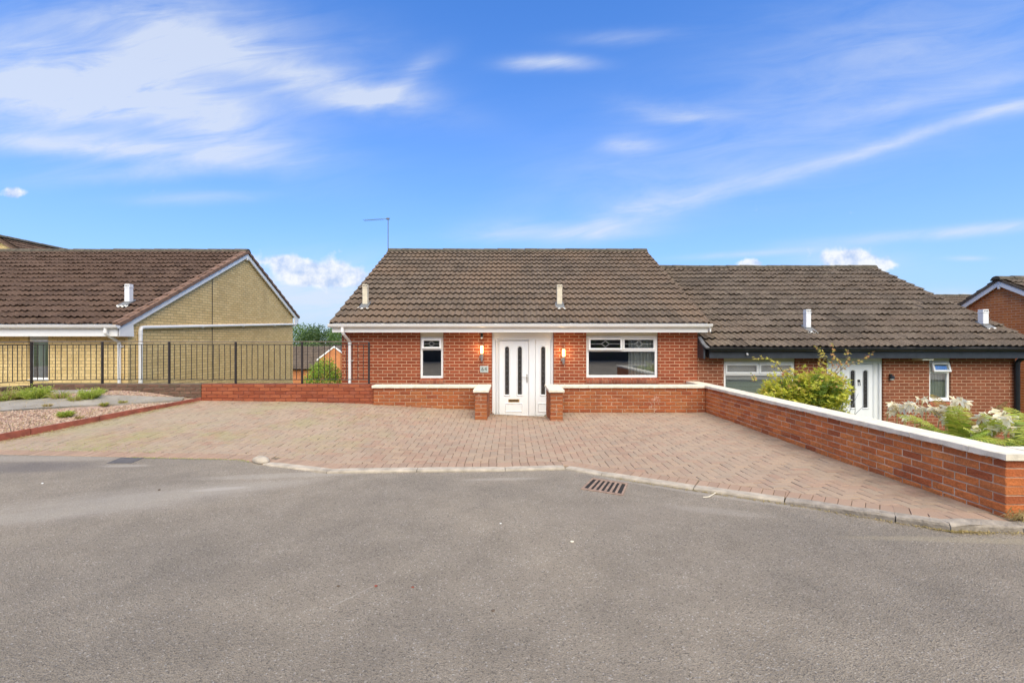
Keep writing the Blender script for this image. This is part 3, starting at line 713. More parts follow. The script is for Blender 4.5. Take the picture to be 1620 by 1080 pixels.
# front wall left of the door
wf = thing('boundary_wall', (-1.8, 9.7, -1.45), 'low orange brick wall with cream coping left of the door, below the small window', 'garden wall')
mb = MB(); brick_run(mb, (-2.93, 9.62), (1,0), (0,-1), 2.93-.722, ZC, 8); mb.build('brickwork', [M['front_brick'], M['sand_mortar']], wf)
mb = MB(); brick_run(mb, (-.715, 8.75), (1,0), (0,-1), .235, ZC, 8, thick=1.09, bl=.235, joint=.012); mb.build('pier', [M['front_brick'], M['sand_mortar']], wf)
coping(wf, (-2.96, 9.62), (-.752, 9.62), (0,-1))
mb = MB(); mb.bbox(-.748, -.445, 8.715, 9.87, ZC+.005, -.926, .006); mb.build('pier_cap', M['coping'], wf)
# red painted wall and its dirty continuation
wp = thing('boundary_wall', (-4.8, 9.8, -1.3), 'low red painted brick wall under the railing between the two houses', 'garden wall')
mb = MB(); brick_run(mb, (-6.62, 9.70), (1,0), (0,-1), 6.62-2.955, -.915, 7, rough=.002, joint=.010, bl=.215); mb.build('brickwork', [M['red_paint'], M['red_joint']], wp)
wd_ = thing('boundary_wall', (-8.5, 9.8, -1.2), 'dirty unpainted low brick wall behind the gravel bed at the left', 'garden wall')
mb = MB(); brick_run(mb, (-10.25, 9.72), (1,0), (0,-1), 10.25-6.64, -.915, 6, rough=.004); mb.build('brickwork', [M['dirty_brick'], M['dirty_joint']], wd_)
mb = MB(); brick_run(mb, (-10.27, 9.70), (-.28,-.96), (.96,-.28), 3.0, -.945, 5, rough=.004); mb.build('brickwork', [M['dirty_brick'], M['dirty_joint']], wd_)

# ================================================================ RAILING
rl = thing('railing', (-6.5, 9.85, -.95), 'dark metal railing with thin upright bars along the top of the low wall', 'railing')
yr0 = 9.80; RP = [(-3.08,yr0),(-4.53,yr0),(-5.96,yr0),(-7.39,yr0),(-8.82,yr0),(-10.21,9.66),(-10.55,8.4),(-10.9,7.1)]
RP = [(-3.08,yr0),(-4.52,yr0),(-5.95,yr0),(-7.38,yr0),(-8.82,yr0),(-10.20,9.66),(-10.40,8.75),(-10.75,7.4)]
ZT = [(-.004),(-.004),(-.004),(-.002),(0.0),(-.005),(-.02),(-.03)]; ZB = -.925
for i, (x, y) in enumerate(RP):
    mb = MB(); mb.bbox(x-.018, x+.018, y-.018, y+.018, ZB-.12-(.1 if i > 5 else 0), ZT[i]-.01, .003); mb.build('post', M['rail'], rl)
for i in range(len(RP)-1):
    (xa, ya), (xb, yb) = RP[i], RP[i+1]; za, zb_ = ZT[i], ZT[i+1]
    mb = MB(); mb.tube([(xa,ya,za),((xa+xb)/2,(ya+yb)/2+jit(.004),(za+zb_)/2-.004),(xb,yb,zb_)], .011, 6); mb.build('top_rail', M['rail_top'], rl)
    for dz_ in (-.062, -.815):
        mb = MB(); mb.tube([(xa,ya,za+dz_),(xb,yb,zb_+dz_)], .009, 6); mb.build('rail', M['rail'], rl)
    n = 12
    for k in range(1, n):
        if i > 4 and k > 10: break
        t_ = k/n; x, y, z = xa+(xb-xa)*t_, ya+(yb-ya)*t_, za+(zb_-za)*t_; bend = jit(.007)
        mb = MB(); mb.tube([(x,y,z-.062),(x+bend,y+jit(.004),z-.44),(x+bend*.3,y,z-.815)], .0075, 5, cap=False); mb.build('bar', M['rail'], rl)

# ================================================================ HOUSES
YW = 10.70
def slope(mb, O, u, s_, width, length, gauge=.345, samp=16, amp=.036, lift=.047, rnd=.003):
    """pantiles as real relief: O eave corner, u along the eave, s_ up the slope"""
    O, u, s_ = Vector(O), Vector(u).normalized(), Vector(s_).normalized(); n_ = u.cross(s_)
    if n_.z < 0: n_ = -n_
    nt = max(1, round(width/.3)); tw = width/nt; nc = max(1, round(length/gauge)); g = length/nc
    for c in range(nc):
        cols = []
        for t_ in range(nt):
            dz = jit(rnd); ds = jit(.006+rnd); tl = jit(.004+rnd)
            for k in range(samp):
                f_ = k/(samp-.35); x = (t_+min(f_, .995))*tw
                h = amp*(.5+.5*math.cos(2*math.pi*f_*2+.6))**1.25
                if k == samp-1: h -= .007
                cols.append((x, h+dz+tl*(f_-.5), ds))
        i0 = len(mb.v); m_ = 5
        for (x, h, ds) in cols:
            for (sv, hv) in ((c*g+ds+.13, -.02), (c*g+ds+.006, h+lift-.014), (c*g+ds+.006, h+lift), (c*g+g*.5, h+lift*.55), ((c+1)*g+.02, h*1.0+.004)):
                p = O+u*x+s_*sv+n_*hv; mb.v.append((p.x, p.y, p.z))
        for i in range(len(cols)-1):
            for j in range(m_-1):
                mb.f.append((i0+i*m_+j, i0+(i+1)*m_+j, i0+(i+1)*m_+j+1, i0+i*m_+j+1)); mb.mi.append(0)
                vv = (c+.02, c+.02, c+.3, c+.6, c+.95)
                mb.uv.append([(cols[i][0]/tw*.3+.001, vv[j]*.345), (cols[i+1][0]/tw*.3-.001, vv[j]*.345), (cols[i+1][0]/tw*.3-.001, vv[j+1]*.345), (cols[i][0]/tw*.3+.001, vv[j+1]*.345)])
    # closing edges at the verges
    for x in (0, width):
        a, b_ = O+u*x, O+u*x+s_*length
        w_ = u*(.022 if x else -.022)
        A = [a-n_*.05, a+n_*.022, b_+n_*.022, b_-n_*.05]
        mb.faces([tuple(p) for p in A]+[tuple(p+w_) for p in A], [(0,1,2,3),(4,5,6,7),(0,1,5,4),(1,2,6,5),(2,3,7,6),(3,0,4,7)])
    a, b_ = O+u*width, O+s_*length
    q = [O-n_*.02, a-n_*.02, a+s_*length-n_*.02, b_-n_*.02]; mb.face([tuple(p) for p in q])
def ridge_caps(parent, p0, p1, r=.125, mat_='ridge', seg=.45):
    p0, p1 = Vector(p0), Vector(p1); L = (p1-p0).length; u = (p1-p0).normalized(); side = u.cross(Vector((0,0,1))).normalized()
    n = max(1, round(L/seg)); mb = MB()
    for i in range(n):
        a, b_ = p0+u*(L*i/n+.004), p0+u*(L*(i+1)/n-.004); dz = jit(.006); vs = []
        for k, (p, rr) in enumerate(((a, r), (a+u*.02, r*1.06), (b_-u*.05, r), (b_, r*.97))):
            for j in range(9):
                an = math.pi*j/8; vs.append(tuple(p+side*math.cos(an)*rr*1.05+Vector((0,0,1))*(math.sin(an)*rr*.78+dz-.045)))
        mb.faces(vs, [(k*9+j, k*9+j+1, (k+1)*9+j+1, (k+1)*9+j) for k in range(3) for j in range(8)]+[tuple(range(9)), tuple(range(27,36))])
    # mortar bedding
    for sg in (-1, 1):
        pts = [p0+side*sg*r*.98+Vector((0,0,-.055))+u*(L*i/24) for i in range(25)]
        mb.tube([(p.x, p.y, p.z+jit(.006)) for p in pts], .026, 6)
    return mb.build('ridge', M[mat_], parent)
def facade(mb, x0, x1, z0, z1, y, holes, depth=.10, thick=.25):
    xs = sorted(set([x0, x1]+[h[0] for h in holes]+[h[1] for h in holes])); zs = sorted(set([z0, z1]+[h[2] for h in holes]+[h[3] for h in holes]))
    for i in range(len(xs)-1):
        for j in range(len(zs)-1):
            cx, cz = (xs[i]+xs[i+1])/2, (zs[j]+zs[j+1])/2
            if any(h[0] < cx < h[1] and h[2] < cz < h[3] for h in holes): continue
            for yy in (y, y+thick): mb.face([(xs[i],yy,zs[j]),(xs[i+1],yy,zs[j]),(xs[i+1],yy,zs[j+1]),(xs[i],yy,zs[j+1])])
    for h in holes:
        a, b_, c, d = h
        mb.face([(a,y,c),(a,y+thick,c),(a,y+thick,d),(a,y,d)]); mb.face([(b_,y,c),(b_,y+thick,c),(b_,y+thick,d),(b_,y,d)])
        mb.face([(a,y,c),(b_,y,c),(b_,y+thick,c),(a,y+thick,c)]); mb.face([(a,y,d),(b_,y,d),(b_,y+thick,d),(a,y+thick,d)])
def gable_poly(ze, zr, yr, zre, yre, zb):
    sl = (zr-ze)/(yr-10.33); 
    return [(YW, zb), (YW, ze+sl*(YW-10.33)-.09), (yr, zr-.09), (yre-.35, zre+(zr-zre)/(yre-yr)*.35-.09), (yre-.35, zb)]
def gutter(parent, xa, xb, zt, mat_, yc=10.30, r=.062, step=.85, ends=True):
    mb = MB(); n = 10
    def prof(rr): return [(yc-math.cos(math.pi*j/n)*rr, zt-math.sin(math.pi*j/n)*rr*1.15-.004) for j in range(n+1)]
    o_, i_ = prof(r), prof(r-.004)
    lip = [(yc-r-.006, zt-.012), (yc-r-.006, zt+.002), (yc-r+.004, zt+.002)]
    P = o_[::-1]+lip+i_
    mb.prism(P, 'x', xa, xb)
    if ends:
        for x in (xa, xb): mb.prism(o_, 'x', x-.004, x+.004)
    g = mb.build('gutter', M[mat_], parent)
    x = xa+.35
    while x < xb-.1:
        q = MB(); rr = r+.004; o2 = [(yc-math.cos(math.pi*j/n)*rr, zt-math.sin(math.pi*j/n)*rr*1.15-.003) for j in range(n+1)]
        wd = .012 if random.random() < .7 else .05
        q.prism(o2[::-1]+[(yc-r-.010, zt-.01), (yc-r-.010, zt+.006), (yc-r+.006, zt+.006)]+prof(r-.002), 'x', x-wd/2, x+wd/2); q.build('gutter_bracket', M[mat_], g)
        x += step+jit(.06)
    return g
def rail_frame(mb, x0, x1, z0, z1, y0, y1, w_, r=.006):
    mb.bbox(x0, x1, y0, y1, z1-w_, z1, r); mb.bbox(x0, x1, y0, y1, z0, z0+w_, r)
    mb.bbox(x0, x0+w_, y0+.0012, y1, z0+w_-.004, z1-w_+.004, r); mb.bbox(x1-w_, x1, y0+.0012, y1, z0+w_-.004, z1-w_+.004, r)
def window(house, x0, x1, z0, z1, ztr, mull=None, open_=(), sash=True, w_=.058, lead=True, name_mat='white', y=YW+.035, sillw=True, angle=4.5):
    """frame with a transom at ztr and optional mullion above it; open_ = indexes of tilted top lights"""
    mb = MB(); rail_frame(mb, x0, x1, z0, z1, y, y+.06, w_)
    mb.bbox(x0+w_-.003, x1-w_+.003, y+.0012, y+.058, ztr-.022, ztr+.022, .004)
    cells = [(x0+w_, mull-.02), (mull+.02, x1-w_)] if mull else [(x0+w_, x1-w_)]
    if mull: mb.bbox(mull-.022, mull+.022, y+.0024, y+.056, ztr+.02, z1-w_+.004, .004)
    if sillw: mb.bbox(x0-.015, x1+.015, y-.055, y+.01, z0-.022, z0+.004, .004)
    win = mb.build('window', M[name_mat], house)
    mb = MB(); mb.face([(x0+w_-.002,y+.03,z0+w_-.002),(x1-w_+.002,y+.03,z0+w_-.002),(x1-w_+.002,y+.03,ztr-.02),(x0+w_-.002,y+.03,ztr-.02)]); mb.build('pane', M['glass'], win)
    for i, (a, b_) in enumerate(cells):
        zt, zb = z1-w_+.012, ztr+.012; a -= .012; b_ += .012; op = i in open_; sw = .046
        loc = MB(); gl = MB(); cm = MB()
        H = zt-zb; rail_frame(loc, a, b_, -H, 0, -.03, .02, sw)
        gl.face([(a+sw-.002,0,-H+sw-.002),(b_-sw+.002,0,-H+sw-.002),(b_-sw+.002,0,-sw+.002),(a+sw-.002,0,-sw+.002)])
        if lead:
            cx, cz = (a+b_)/2, -H/2; d_ = min(.075, (H-2*sw)*.42); r_ = .0032; q = -.004
            D = [(cx-d_*1.15,q,cz),(cx,q,cz+d_),(cx+d_*1.15,q,cz),(cx,q,cz-d_),(cx-d_*1.15,q,cz)]
            for p, p2 in zip(D, D[1:]): cm.tube([p, p2], r_, 5)
            if b_-a > .4:
                cm.tube([(a+sw,q,cz),(cx-d_*1.15,q,cz)], r_*.8, 5); cm.tube([(cx+d_*1.15,q,cz),(b_-sw,q,cz)], r_*.8, 5)
        rot = Matrix.Rotation(R(-angle if op else 0), 4, 'X'); off = Vector((0, y-(.022 if op else -.012), zt))
        for q_ in (loc, gl, cm): q_.v = [tuple(rot@Vector(v)+off) for v in q_.v]
        loc.build('opening_light' if op else 'top_light', M[name_mat], win); gl.build('pane', M['glass'], win)
        if cm.v: cm.build('lead_strip', M['leadcame'], win)
    return win
def brick_sill(house, x0, x1, zt, n=None):
    mb = MB(); n = n or max(2, round((x1-x0)/.075)); p = (x1-x0)/n
    for i in range(n):
        a, b_ = x0+p*i+.005, x0+p*(i+1)-.005; d = jit(.003)
        mb.faces([(a,YW-.045+d,zt-.12),(b_,YW-.045+d,zt-.12),(b_,YW+.05,zt-.11),(a,YW+.05,zt-.11),(a,YW-.05+d,zt-.045+d),(b_,YW-.05+d,zt-.045+d),(b_,YW+.06,zt),(a,YW+.06,zt)],
                 [(0,3,2,1),(4,5,6,7),(0,1,5,4),(1,2,6,5),(2,3,7,6),(3,0,4,7)])
    mb.box(x0, x1, YW-.036, YW+.05, zt-.113, zt-.045, 1)
    mb.build('brick_sill', [M['sill_brick'], M['sand_mortar']], house)
def arch(cx, w_, zb, zt, n=8):
    r_ = w_/2; return [(cx-r_, zb), (cx+r_, zb)]+[(cx+math.cos(math.pi*k/n)*r_, zt-r_+math.sin(math.pi*k/n)*r_) for k in range(n+1)]
def ring_arch(mb, cx, w_, zb, zt, wd, y0, y1):
    """raised moulding round an arched light"""
    o_, i_ = arch(cx, w_+2*wd, zb-wd*1.2, zt+wd), arch(cx, w_, zb, zt); n = len(o_)
    vs = [(p[0],y1,p[1]) for p in o_]+[(p[0]*.6+q[0]*.4,y0,p[1]*.6+q[1]*.4) for p, q in zip(o_, i_)]+[(p[0],y1,p[1]) for p in i_]
    mb.faces(vs, [(k*n+i, k*n+(i+1)%n, (k+1)*n+(i+1)%n, (k+1)*n+i) for k in range(2) for i in range(n)])
def rect_mould(mb, x0, x1, z0, z1, wd, y0, y1):
    P = lambda e: [(x0+e,z0+e),(x1-e,z0+e),(x1-e,z1-e),(x0+e,z1-e)]
    vs = [(p[0],y1,p[1]) for p in P(0)]+[(p[0],y0,p[1]) for p in P(wd*.5)]+[(p[0],y1,p[1]) for p in P(wd)]
    mb.faces(vs, [(k*4+i, k*4+(i+1)%4, (k+1)*4+(i+1)%4, (k+1)*4+i) for k in range(2) for i in range(4)])
def leaded_light(parent, cx, zb, zt, y, w_=.09):
    mb = MB(); mb.prism(arch(cx, w_, zb, zt), 'y', y, y+.006); g = mb.build('glass_strip', M['dark_glass'], parent)
    mb = MB()
    n = 9
    for k in range(n):
        z = zb+.06+(zt-zb-.12)*k/(n-1); d = random.choice([.012,.018,.022])
        D = [(cx-d,z),(cx,z+d*1.4),(cx+d,z),(cx,z-d*1.4)]
        for i in range(4):
            if random.random() < .8: p, q = D[i], D[(i+1)%4]; mb.tube([(p[0],y-.002,p[1]),(q[0],y-.002,q[1])], .0018, 4)
    mb.tube([(cx-.022,y-.001,zb),(cx-.022,y-.001,zt-.04)], .0012, 4); mb.tube([(cx+.022,y-.001,zb),(cx+.022,y-.001,zt-.04)], .0012, 4)
    mb.build('lead_pattern', M['alu'], parent)
def entrance(house, x0, x1, zb, zt, leaf, side, glasses, gz0, gz1, sideglass, hside, letter='gold', knocker=False):
    """white frame with a leaf (x range), a fixed side panel (x range) and arched glass strips"""
    y = YW+.04; lt = zt-.20; mb = MB()
    mb.bbox(x0, x1, y, y+.07, zt-.055-.12, zt, .004); mb.bbox(x0, x0+.07, y+.001, y+.07, zb, zt-.17, .006); mb.bbox(x1-.055, x1, y+.001, y+.07, zb, zt-.17, .006)
    lo, hi = (leaf, side) if leaf[0] < side[0] else (side, leaf)
    mb.bbox(lo[1]+.006, hi[0]-.006, y-.004, y+.07, zb, zt-.17, .006); mb.bbox(x0+.07, x1-.055, y+.0015, y+.07, zb, zb+.045, .004)
    rect_mould(mb, leaf[0]-.07, leaf[1]+.035, zb+.02, lt+.05, .03, y-.014, y+.001)
    mb.box(x0+.01, x1-.01, y+.05, y+.068, zb+.01, zt-.06)
    fr = mb.build('door_frame', M['door_white'], house)
    mb = MB(); yd = y+.012; mb.bbox(leaf[0], leaf[1], yd, yd+.045, zb+.05, lt, .006)
    rect_mould(mb, leaf[0]-.004, leaf[1]+.004, zb+.045, lt+.004, .014, yd-.008, yd+.004)
    for gx_ in glasses: ring_arch(mb, gx_, .092, gz0, gz1, .030, yd-.020, yd+.001)
    cx = (leaf[0]+leaf[1])/2; wd = (leaf[1]-leaf[0])*.30
    rect_mould(mb, cx-wd, cx+wd, zb+.125, zb+.335, .022, yd-.014, yd+.001)
    door = mb.build('door', M['door_white'], house)
    for gx_ in glasses: leaded_light(door, gx_, gz0, gz1, yd-.005)
    mb = MB(); zl = zb+.395; mb.bbox(cx-.13, cx+.13, yd-.010, yd+.004, zl-.035, zl+.035, .003); lb = mb.build('letterbox', M['gold'] if letter == 'gold' else M['metal'], door)
    mb = MB(); mb.bbox(cx-.105, cx+.105, yd-.0125, yd-.006, zl-.014, zl+.016, .002); mb.build('letter_flap', M['dark'], door)
    hx = leaf[1]-.035 if hside > 0 else leaf[0]+.035; zh = zb+.97
    mb = MB(); mb.bbox(hx-.014, hx+.014, yd-.012, yd+.002, zh-.15, zh+.045, .004); mb.tube([(hx, yd-.01, zh), (hx, yd-.045, zh), (hx-.02*hside, yd-.05, zh), (hx-.11*hside, yd-.05, zh)], .0085, 8)
    mb.build('handle', M['metal'], door)
    if knocker:
        mb = MB(); mb.bbox(cx-.03, cx+.03, yd-.014, yd+.002, zh+.42, zh+.47, .004); mb.tube([(cx-.022,yd-.015,zh+.42),(cx-.022,yd-.022,zh+.33),(cx+.022,yd-.022,zh+.33),(cx+.022,yd-.015,zh+.42)], .006, 6); mb.build('door_knocker', M['dark'], door)
    mb = MB(); mb.bbox(side[0], side[1], yd, yd+.045, zb+.05, lt+.07, .006)
    rect_mould(mb, side[0]+.004, side[1]-.004, zb+.055, lt+.062, .012, yd-.006, yd+.003)
    if sideglass: ring_arch(mb, sideglass, .092, gz0, gz1, .030, yd-.020, yd+.001)
    cs = (side[0]+side[1])/2; rect_mould(mb, cs-.12, cs+.12, zb+.125, zb+.335, .020, yd-.014, yd+.001)
    sp = mb.build('side_panel', M['door_white'], house)
    if sideglass: leaded_light(sp, sideglass, gz0, gz1, yd-.005)
def roof_vent(house, x, yb, zb, h, mat_, w_=.125, tophole=True):
    mb = MB(); mb.bbox(x-w_/2, x+w_/2, yb-w_/2, yb+w_/2, zb-.05, zb+h, .006)
    mb.bbox(x-w_/2-.008, x+w_/2+.008, yb-w_/2-.008, yb+w_/2+.008, zb+h-.085, zb+h-.070, .003)
    v_ = mb.build('roof_vent', M[mat_], house)
    mb = MB()
    for k in (-1, 0, 1): mb.bbox(x+k*.036-.011, x+k*.036+.011, yb-w_/2-.003, yb+w_/2+.003, zb+h-.055, zb+h-.025, .002)
    mb.build('vent_slot', M['dark'], v_)
    mb = MB(); mb.prism([(x-.11,yb-.20),(x+.11,yb-.20),(x+.10,yb+.10),(x-.10,yb+.10)], 'z', 0, .02)
    mb.v = [(p[0], p[1], zb-.005+.537*(p[1]-yb)+p[2]+.052) for p in mb.v]; mb.box(x-w_/2-.015, x+w_/2+.015, yb-w_/2-.02, yb+w_/2+.01, zb-.1, zb+.055)
    mb.build('flashing', M['lead'], v_)
    mb = MB(); n = 14
    pts = [(x-.125+.25*i/n, yb-.205+jit(.004), zb-.537*.205+.045+.014*math.cos(i*1.1)) for i in range(n+1)]
    for p, q in zip(pts, pts[1:]):
        mb.face([(p[0],p[1]-.02,p[2]-.004),(q[0],q[1]-.02,q[2]-.004),(q[0],q[1]+.045,q[2]+.03),(p[0],p[1]+.045,p[2]+.03)])
        mb.face([(p[0],p[1]-.02,p[2]-.004),(q[0],q[1]-.02,q[2]-.004),(q[0],q[1]-.018,q[2]-.022),(p[0],p[1]-.018,p[2]-.022)])
    mb.build('flashing_edge', M['lead_pale'], v_)
def wall_light(house, x, zl0, zl1):
    y = YW-.075; mb = MB(); mb.tube([(x,y,zl0-.16),(x,y,zl0-.006)], .029, 14); mb.tube([(x,y,zl1),(x,y,zl1+.008)], .036, 14)
    mb.bbox(x-.055, x+.028, YW-.03, YW-.001, zl0-.12, zl0-.05, .004); mb.tube([(x,y,zl0-.085),(x,YW-.02,zl0-.085)], .012, 8); mb.tube([(x,y,zl0-.195),(x,y,zl0-.16)], .012, 8)
    b_ = mb.build('wall_light', M['metal'], house, smooth=False)
    mb = MB(); mb.tube([(x,y,zl0-.004),(x,y,zl1)], .036, 16); mb.build('lamp_glass', M['lamp'], b_, smooth=False)
def point(x, y, z, k, col=(1,.66,.32), r=.04, nm='lamp_light'):
    d = bpy.data.lights.new(nm, 'POINT'); d.energy = k; d.color = col; d.shadow_soft_size = r
    o = bpy.data.objects.new(nm, d); scene.collection.objects.link(o); o.location = (x, y, z+E); return o
def downpipe(house, xt, xb, ztop, zbot, mat_, r=.034, brackets=()):
    y0, y1 = 10.30, YW-.045; mb = MB()
    mb.tube([(xt,y0,ztop),(xt,y0,ztop-.15),(xt+(xb-xt)*.15,y0+.03,ztop-.185),(xb-(xb-xt)*.15,y1-.03,ztop-.345),(xb,y1,ztop-.38),(xb,y1,zbot)], r, 12)
    for z in (ztop-.12, ztop-.42): 
        mb.tube([(xt if z > ztop-.2 else xb, y0 if z > ztop-.2 else y1, z-.03),(xt if z > ztop-.2 else xb, y0 if z > ztop-.2 else y1, z+.03)], r+.005, 12)
    d = mb.build('downpipe', M[mat_], house, smooth=False)
    for z in brackets:
        q = MB(); q.tube([(xb,y1,z-.012),(xb,y1,z+.012)], r+.007, 12); q.bbox(xb-.01, xb+.075, y1+.012, YW, z-.010, z+.010, .002); q.build('pipe_bracket', M[mat_], d)
    return d
def house(name, label, xa, xb, wx0, wx1, ze, zr, zf, zre, yre, zb, holes, brick, tile, fascia_m, gutter_m, rough_t=.003, yr=15.3, ridge_m='ridge', soffit='white', verge=None):
    h = thing(name, ((wx0+wx1)/2, YW+2, zb), label, 'house')
    mb = MB(); facade(mb, wx0+.22, wx1-.22, zb, zf+.12, YW, holes)
    gp = gable_poly(ze, zr, yr, zre, yre, zb)
    for x in (wx0, wx1): mb.prism(gp, 'x', x-.0 if x == wx0 else x-.22, x+.22 if x == wx0 else x)
    ye = yre-.35; mb.face([(wx0,ye,zb),(wx1,ye,zb),(wx1,ye,zre+.05),(wx0,ye,zre+.05)])
    mb.build('wall', M[brick], h)
    mb = MB(); mb.face([(wx0+.3,YW+2.6,zb+.2),(wx1-.3,YW+2.6,zb+.2),(wx1-.3,YW+2.6,zf+.3),(wx0+.3,YW+2.6,zf+.3)]); mb.face([(wx0+.3,YW+.3,zf-2.25),(wx1-.3,YW+.3,zf-2.25),(wx1-.3,YW+2.58,zf-2.25),(wx0+.3,YW+2.58,zf-2.25)]); mb.build('room', M['room'], h)
    mb = MB(); d = Vector((0, yr-10.33, zr-ze)); slope(mb, (xa,10.33,ze), (1,0,0), d, xb-xa, d.length, rnd=rough_t)
    d2 = Vector((0, yr-yre, zr-zre)); slope(mb, (xb,yre,zre), (-1,0,0), d2, xb-xa, d2.length, samp=7)
    roof = mb.build('roof', M[tile], h)
    ridge_caps(roof, (xa-.02, yr, zr+.045), (xb+.02, yr, zr+.045), mat_=ridge_m)
    mb = MB(); mb.bbox(xa+.03, xb-.03, 10.37, 10.392, zf, ze-.03, .003); mb.build('fascia', M[fascia_m], h)
    mb = MB(); mb.box(xa+.03, xb-.03, 10.392, YW-.002, zf+.015, zf+.03); mb.box(xa+.03, xb-.03, 10.392, YW-.004, zf+.032, ze+.03); mb.build('soffit', M[soffit], h)
    gutter(h, xa-.02, xb+.02, ze-.005, gutter_m)
    return h
# ---------------- the house in the middle
ZB = -3.2
holes = [(-2.165,-1.615,-.868,.30),(1.745,3.435,-.856,.30),(-.475,.98,-1.80,.30)]
hm = house('brick_house', 'red brick bungalow in the middle with lit wall lights beside its white front door', -4.13, 4.50, -4.0, 4.36, .395, 3.02, .205, .95, 19.1, ZB, holes, 'brick_main', 'tile_main', 'white', 'white_gutter')
for (a, b_, z0) in ((-2.160,-1.620,.105),(1.75,3.43,.135)): mb = MB(); mb.bbox(a, b_, YW+.028, YW+.09, z0, .30, .003); mb.build('lintel_panel', M['cream'], hm)
window(hm, -2.160, -1.620, -.866, .103, -.185, None, open_=(0,), w_=.052, sillw=False)
window(hm, 1.75, 3.43, -.854, .133, -.215, 2.60, open_=(0,), sillw=False, w_=.060)
brick_sill(hm, -2.17, -1.61, -.870); brick_sill(hm, 1.74, 3.44, -.858)
entrance(hm, -.470, .975, -1.79, .212, (-.300,.388), (.552,.915), (-.117,.184), -1.25, -.125, .735, 1)
mb = MB(); mb.bbox(-.50, 1.0, YW-.06, YW+.05, -1.86, -1.793, .005); mb.build('door_step', M['white'], hm)
wall_light(hm, -.706, -.275, -.10); wall_light(hm, 1.205, -.345, -.18)
for x, z in ((-.706,-.185),(1.205,-.26)): tag(point(x, YW-.13, z, 4.5, r=.05))
mb = MB(); mb.bbox(-.752, -.556, YW-.012, YW-.0005, -.727, -.574, .002); pl = mb.build('number_plaque', M['plaque'], hm)
cu = bpy.data.curves.new('house_number', 'FONT'); cu.body = '64'; cu.size = .125; cu.extrude = .0015; cu.align_x = 'CENTER'; cu.align_y = 'CENTER'; cu.space_character = 1.15
tmp = bpy.data.objects.new('tmp_text', cu); scene.collection.objects.link(tmp); dg = bpy.context.evaluated_depsgraph_get(); dg.update()
me = bpy.data.meshes.new_from_object(tmp.evaluated_get(dg)); bpy.data.objects.remove(tmp)
mb = MB(); mb.faces([(v_.co.x-.654, YW-.0135-v_.co.z, v_.co.y-.650) for v_ in me.vertices], [tuple(p.vertices) for p in me.polygons]); mb.build('house_number', M['dark'], pl)
mb = MB(); mb.bbox(-.735, -.68, YW-.07, YW-.001, .12, .195, .004); mb.tube([(-.708,YW-.05,.12),(-.708,YW-.075,.085)], .03, 10); sl_ = mb.build('security_sensor', M['dark'], hm)
mb = MB(); mb.tube([(-.708,YW-.072,.086),(-.708,YW-.088,.066)], [.027,.012], 10); mb.build('sensor_lens', M['white'], sl_)
roof_vent(hm, -3.60, 11.19, .86, .54, 'flue', .12); roof_vent(hm, 1.166, 11.19, .86, .53, 'flue', .125)
downpipe(hm, -3.84, -3.80, .36, -1.25, 'white_gutter', brackets=(-.45,))
mb = MB(); mb.bbox(4.485, 4.515, 10.31, 10.40, .215, .36, .004); mb.build('fascia_end', M['white'], hm)
ax, ay = -4.165, 15.3
mb = MB(); mb.tube([(ax,ay,2.6),(ax,ay,4.14)], .014, 8); an = mb.build('tv_aerial', M['alu'], hm)
mb = MB(); mb.tube([(ax+.03,ay,4.12),(ax-.35,ay,4.10),(ax-.80,ay,4.065)], .008, 6); mb.bbox(ax-.06, ax+.05, ay-.02, ay+.02, 4.09, 4.15, .004)
mb.build('aerial_boom', M['alu'], an)
for k in range(9):
    q = MB(); x = ax-.80+k*.075; l = .13; q.tube([(x,ay-l,4.066+.0047*k),(x,ay+l,4.066+.0047*k)], .0045, 5); q.build('aerial_element', M['alu'], an)

# ---------------- the lower house on the right
holes = [(4.98,6.665,-1.32,-.30),(7.40,8.735,-2.35,-.30),(9.81,10.32,-1.385,-.30)]
hr = house('brick_house', 'brown brick bungalow with black fascia, set lower to the right behind the shrub', 4.47, 12.18, 4.365, 11.83, -.145, 2.46, -.385, .45, 19.1, ZB-.5, holes, 'brick_right', 'tile_right', 'black_trim', 'black_gutter', soffit='black_trim', rough_t=.009)
mb = MB(); mb.bbox(4.985, 6.66, YW+.028, YW+.09, -.475, -.30, .003); mb.build('lintel_panel', M['cream'], hr)
mb = MB(); mb.bbox(9.815, 10.315, YW+.028, YW+.09, -.455, -.30, .003); mb.build('lintel_panel', M['cream'], hr)
window(hr, 4.985, 6.66, -1.315, -.475, -.775, 5.82, lead=False, sillw=False, w_=.055)
window(hr, 9.815, 10.315, -1.38, -.457, -.735, None, open_=(0,), lead=False, sillw=True, w_=.055, angle=17)
brick_sill(hr, 9.79, 10.33, -1.405); brick_sill(hr, 4.97, 6.67, -1.32)
entrance(hr, 7.405, 8.73, -2.34, -.34, (7.86,8.52), (7.475,7.77), (8.045,8.345), -1.56, -.685, None, -1, letter='steel', knocker=True)
roof_vent(hr, 7.23, 11.15, .29, .49, 'flue_white', .12); roof_vent(hr, 11.74, 11.34, .385, .41, 'flue_white', .14)
mb = MB(); mb.prism([(10.365,-.395),(10.365,-.17),(10.42,-.13),(10.705,.035),(10.705,-.38)], 'x', 4.362, 4.40); mb.build('fascia_end', M['black_trim'], hr)
mb = MB(); mb.prism([(10.25,-.135),(10.27,-.165),(10.45,-.10),(10.72,.05),(10.72,.11),(10.45,-.06)], 'x', 4.375, 4.455); mb.build('verge_gutter', M['lead'], hr)
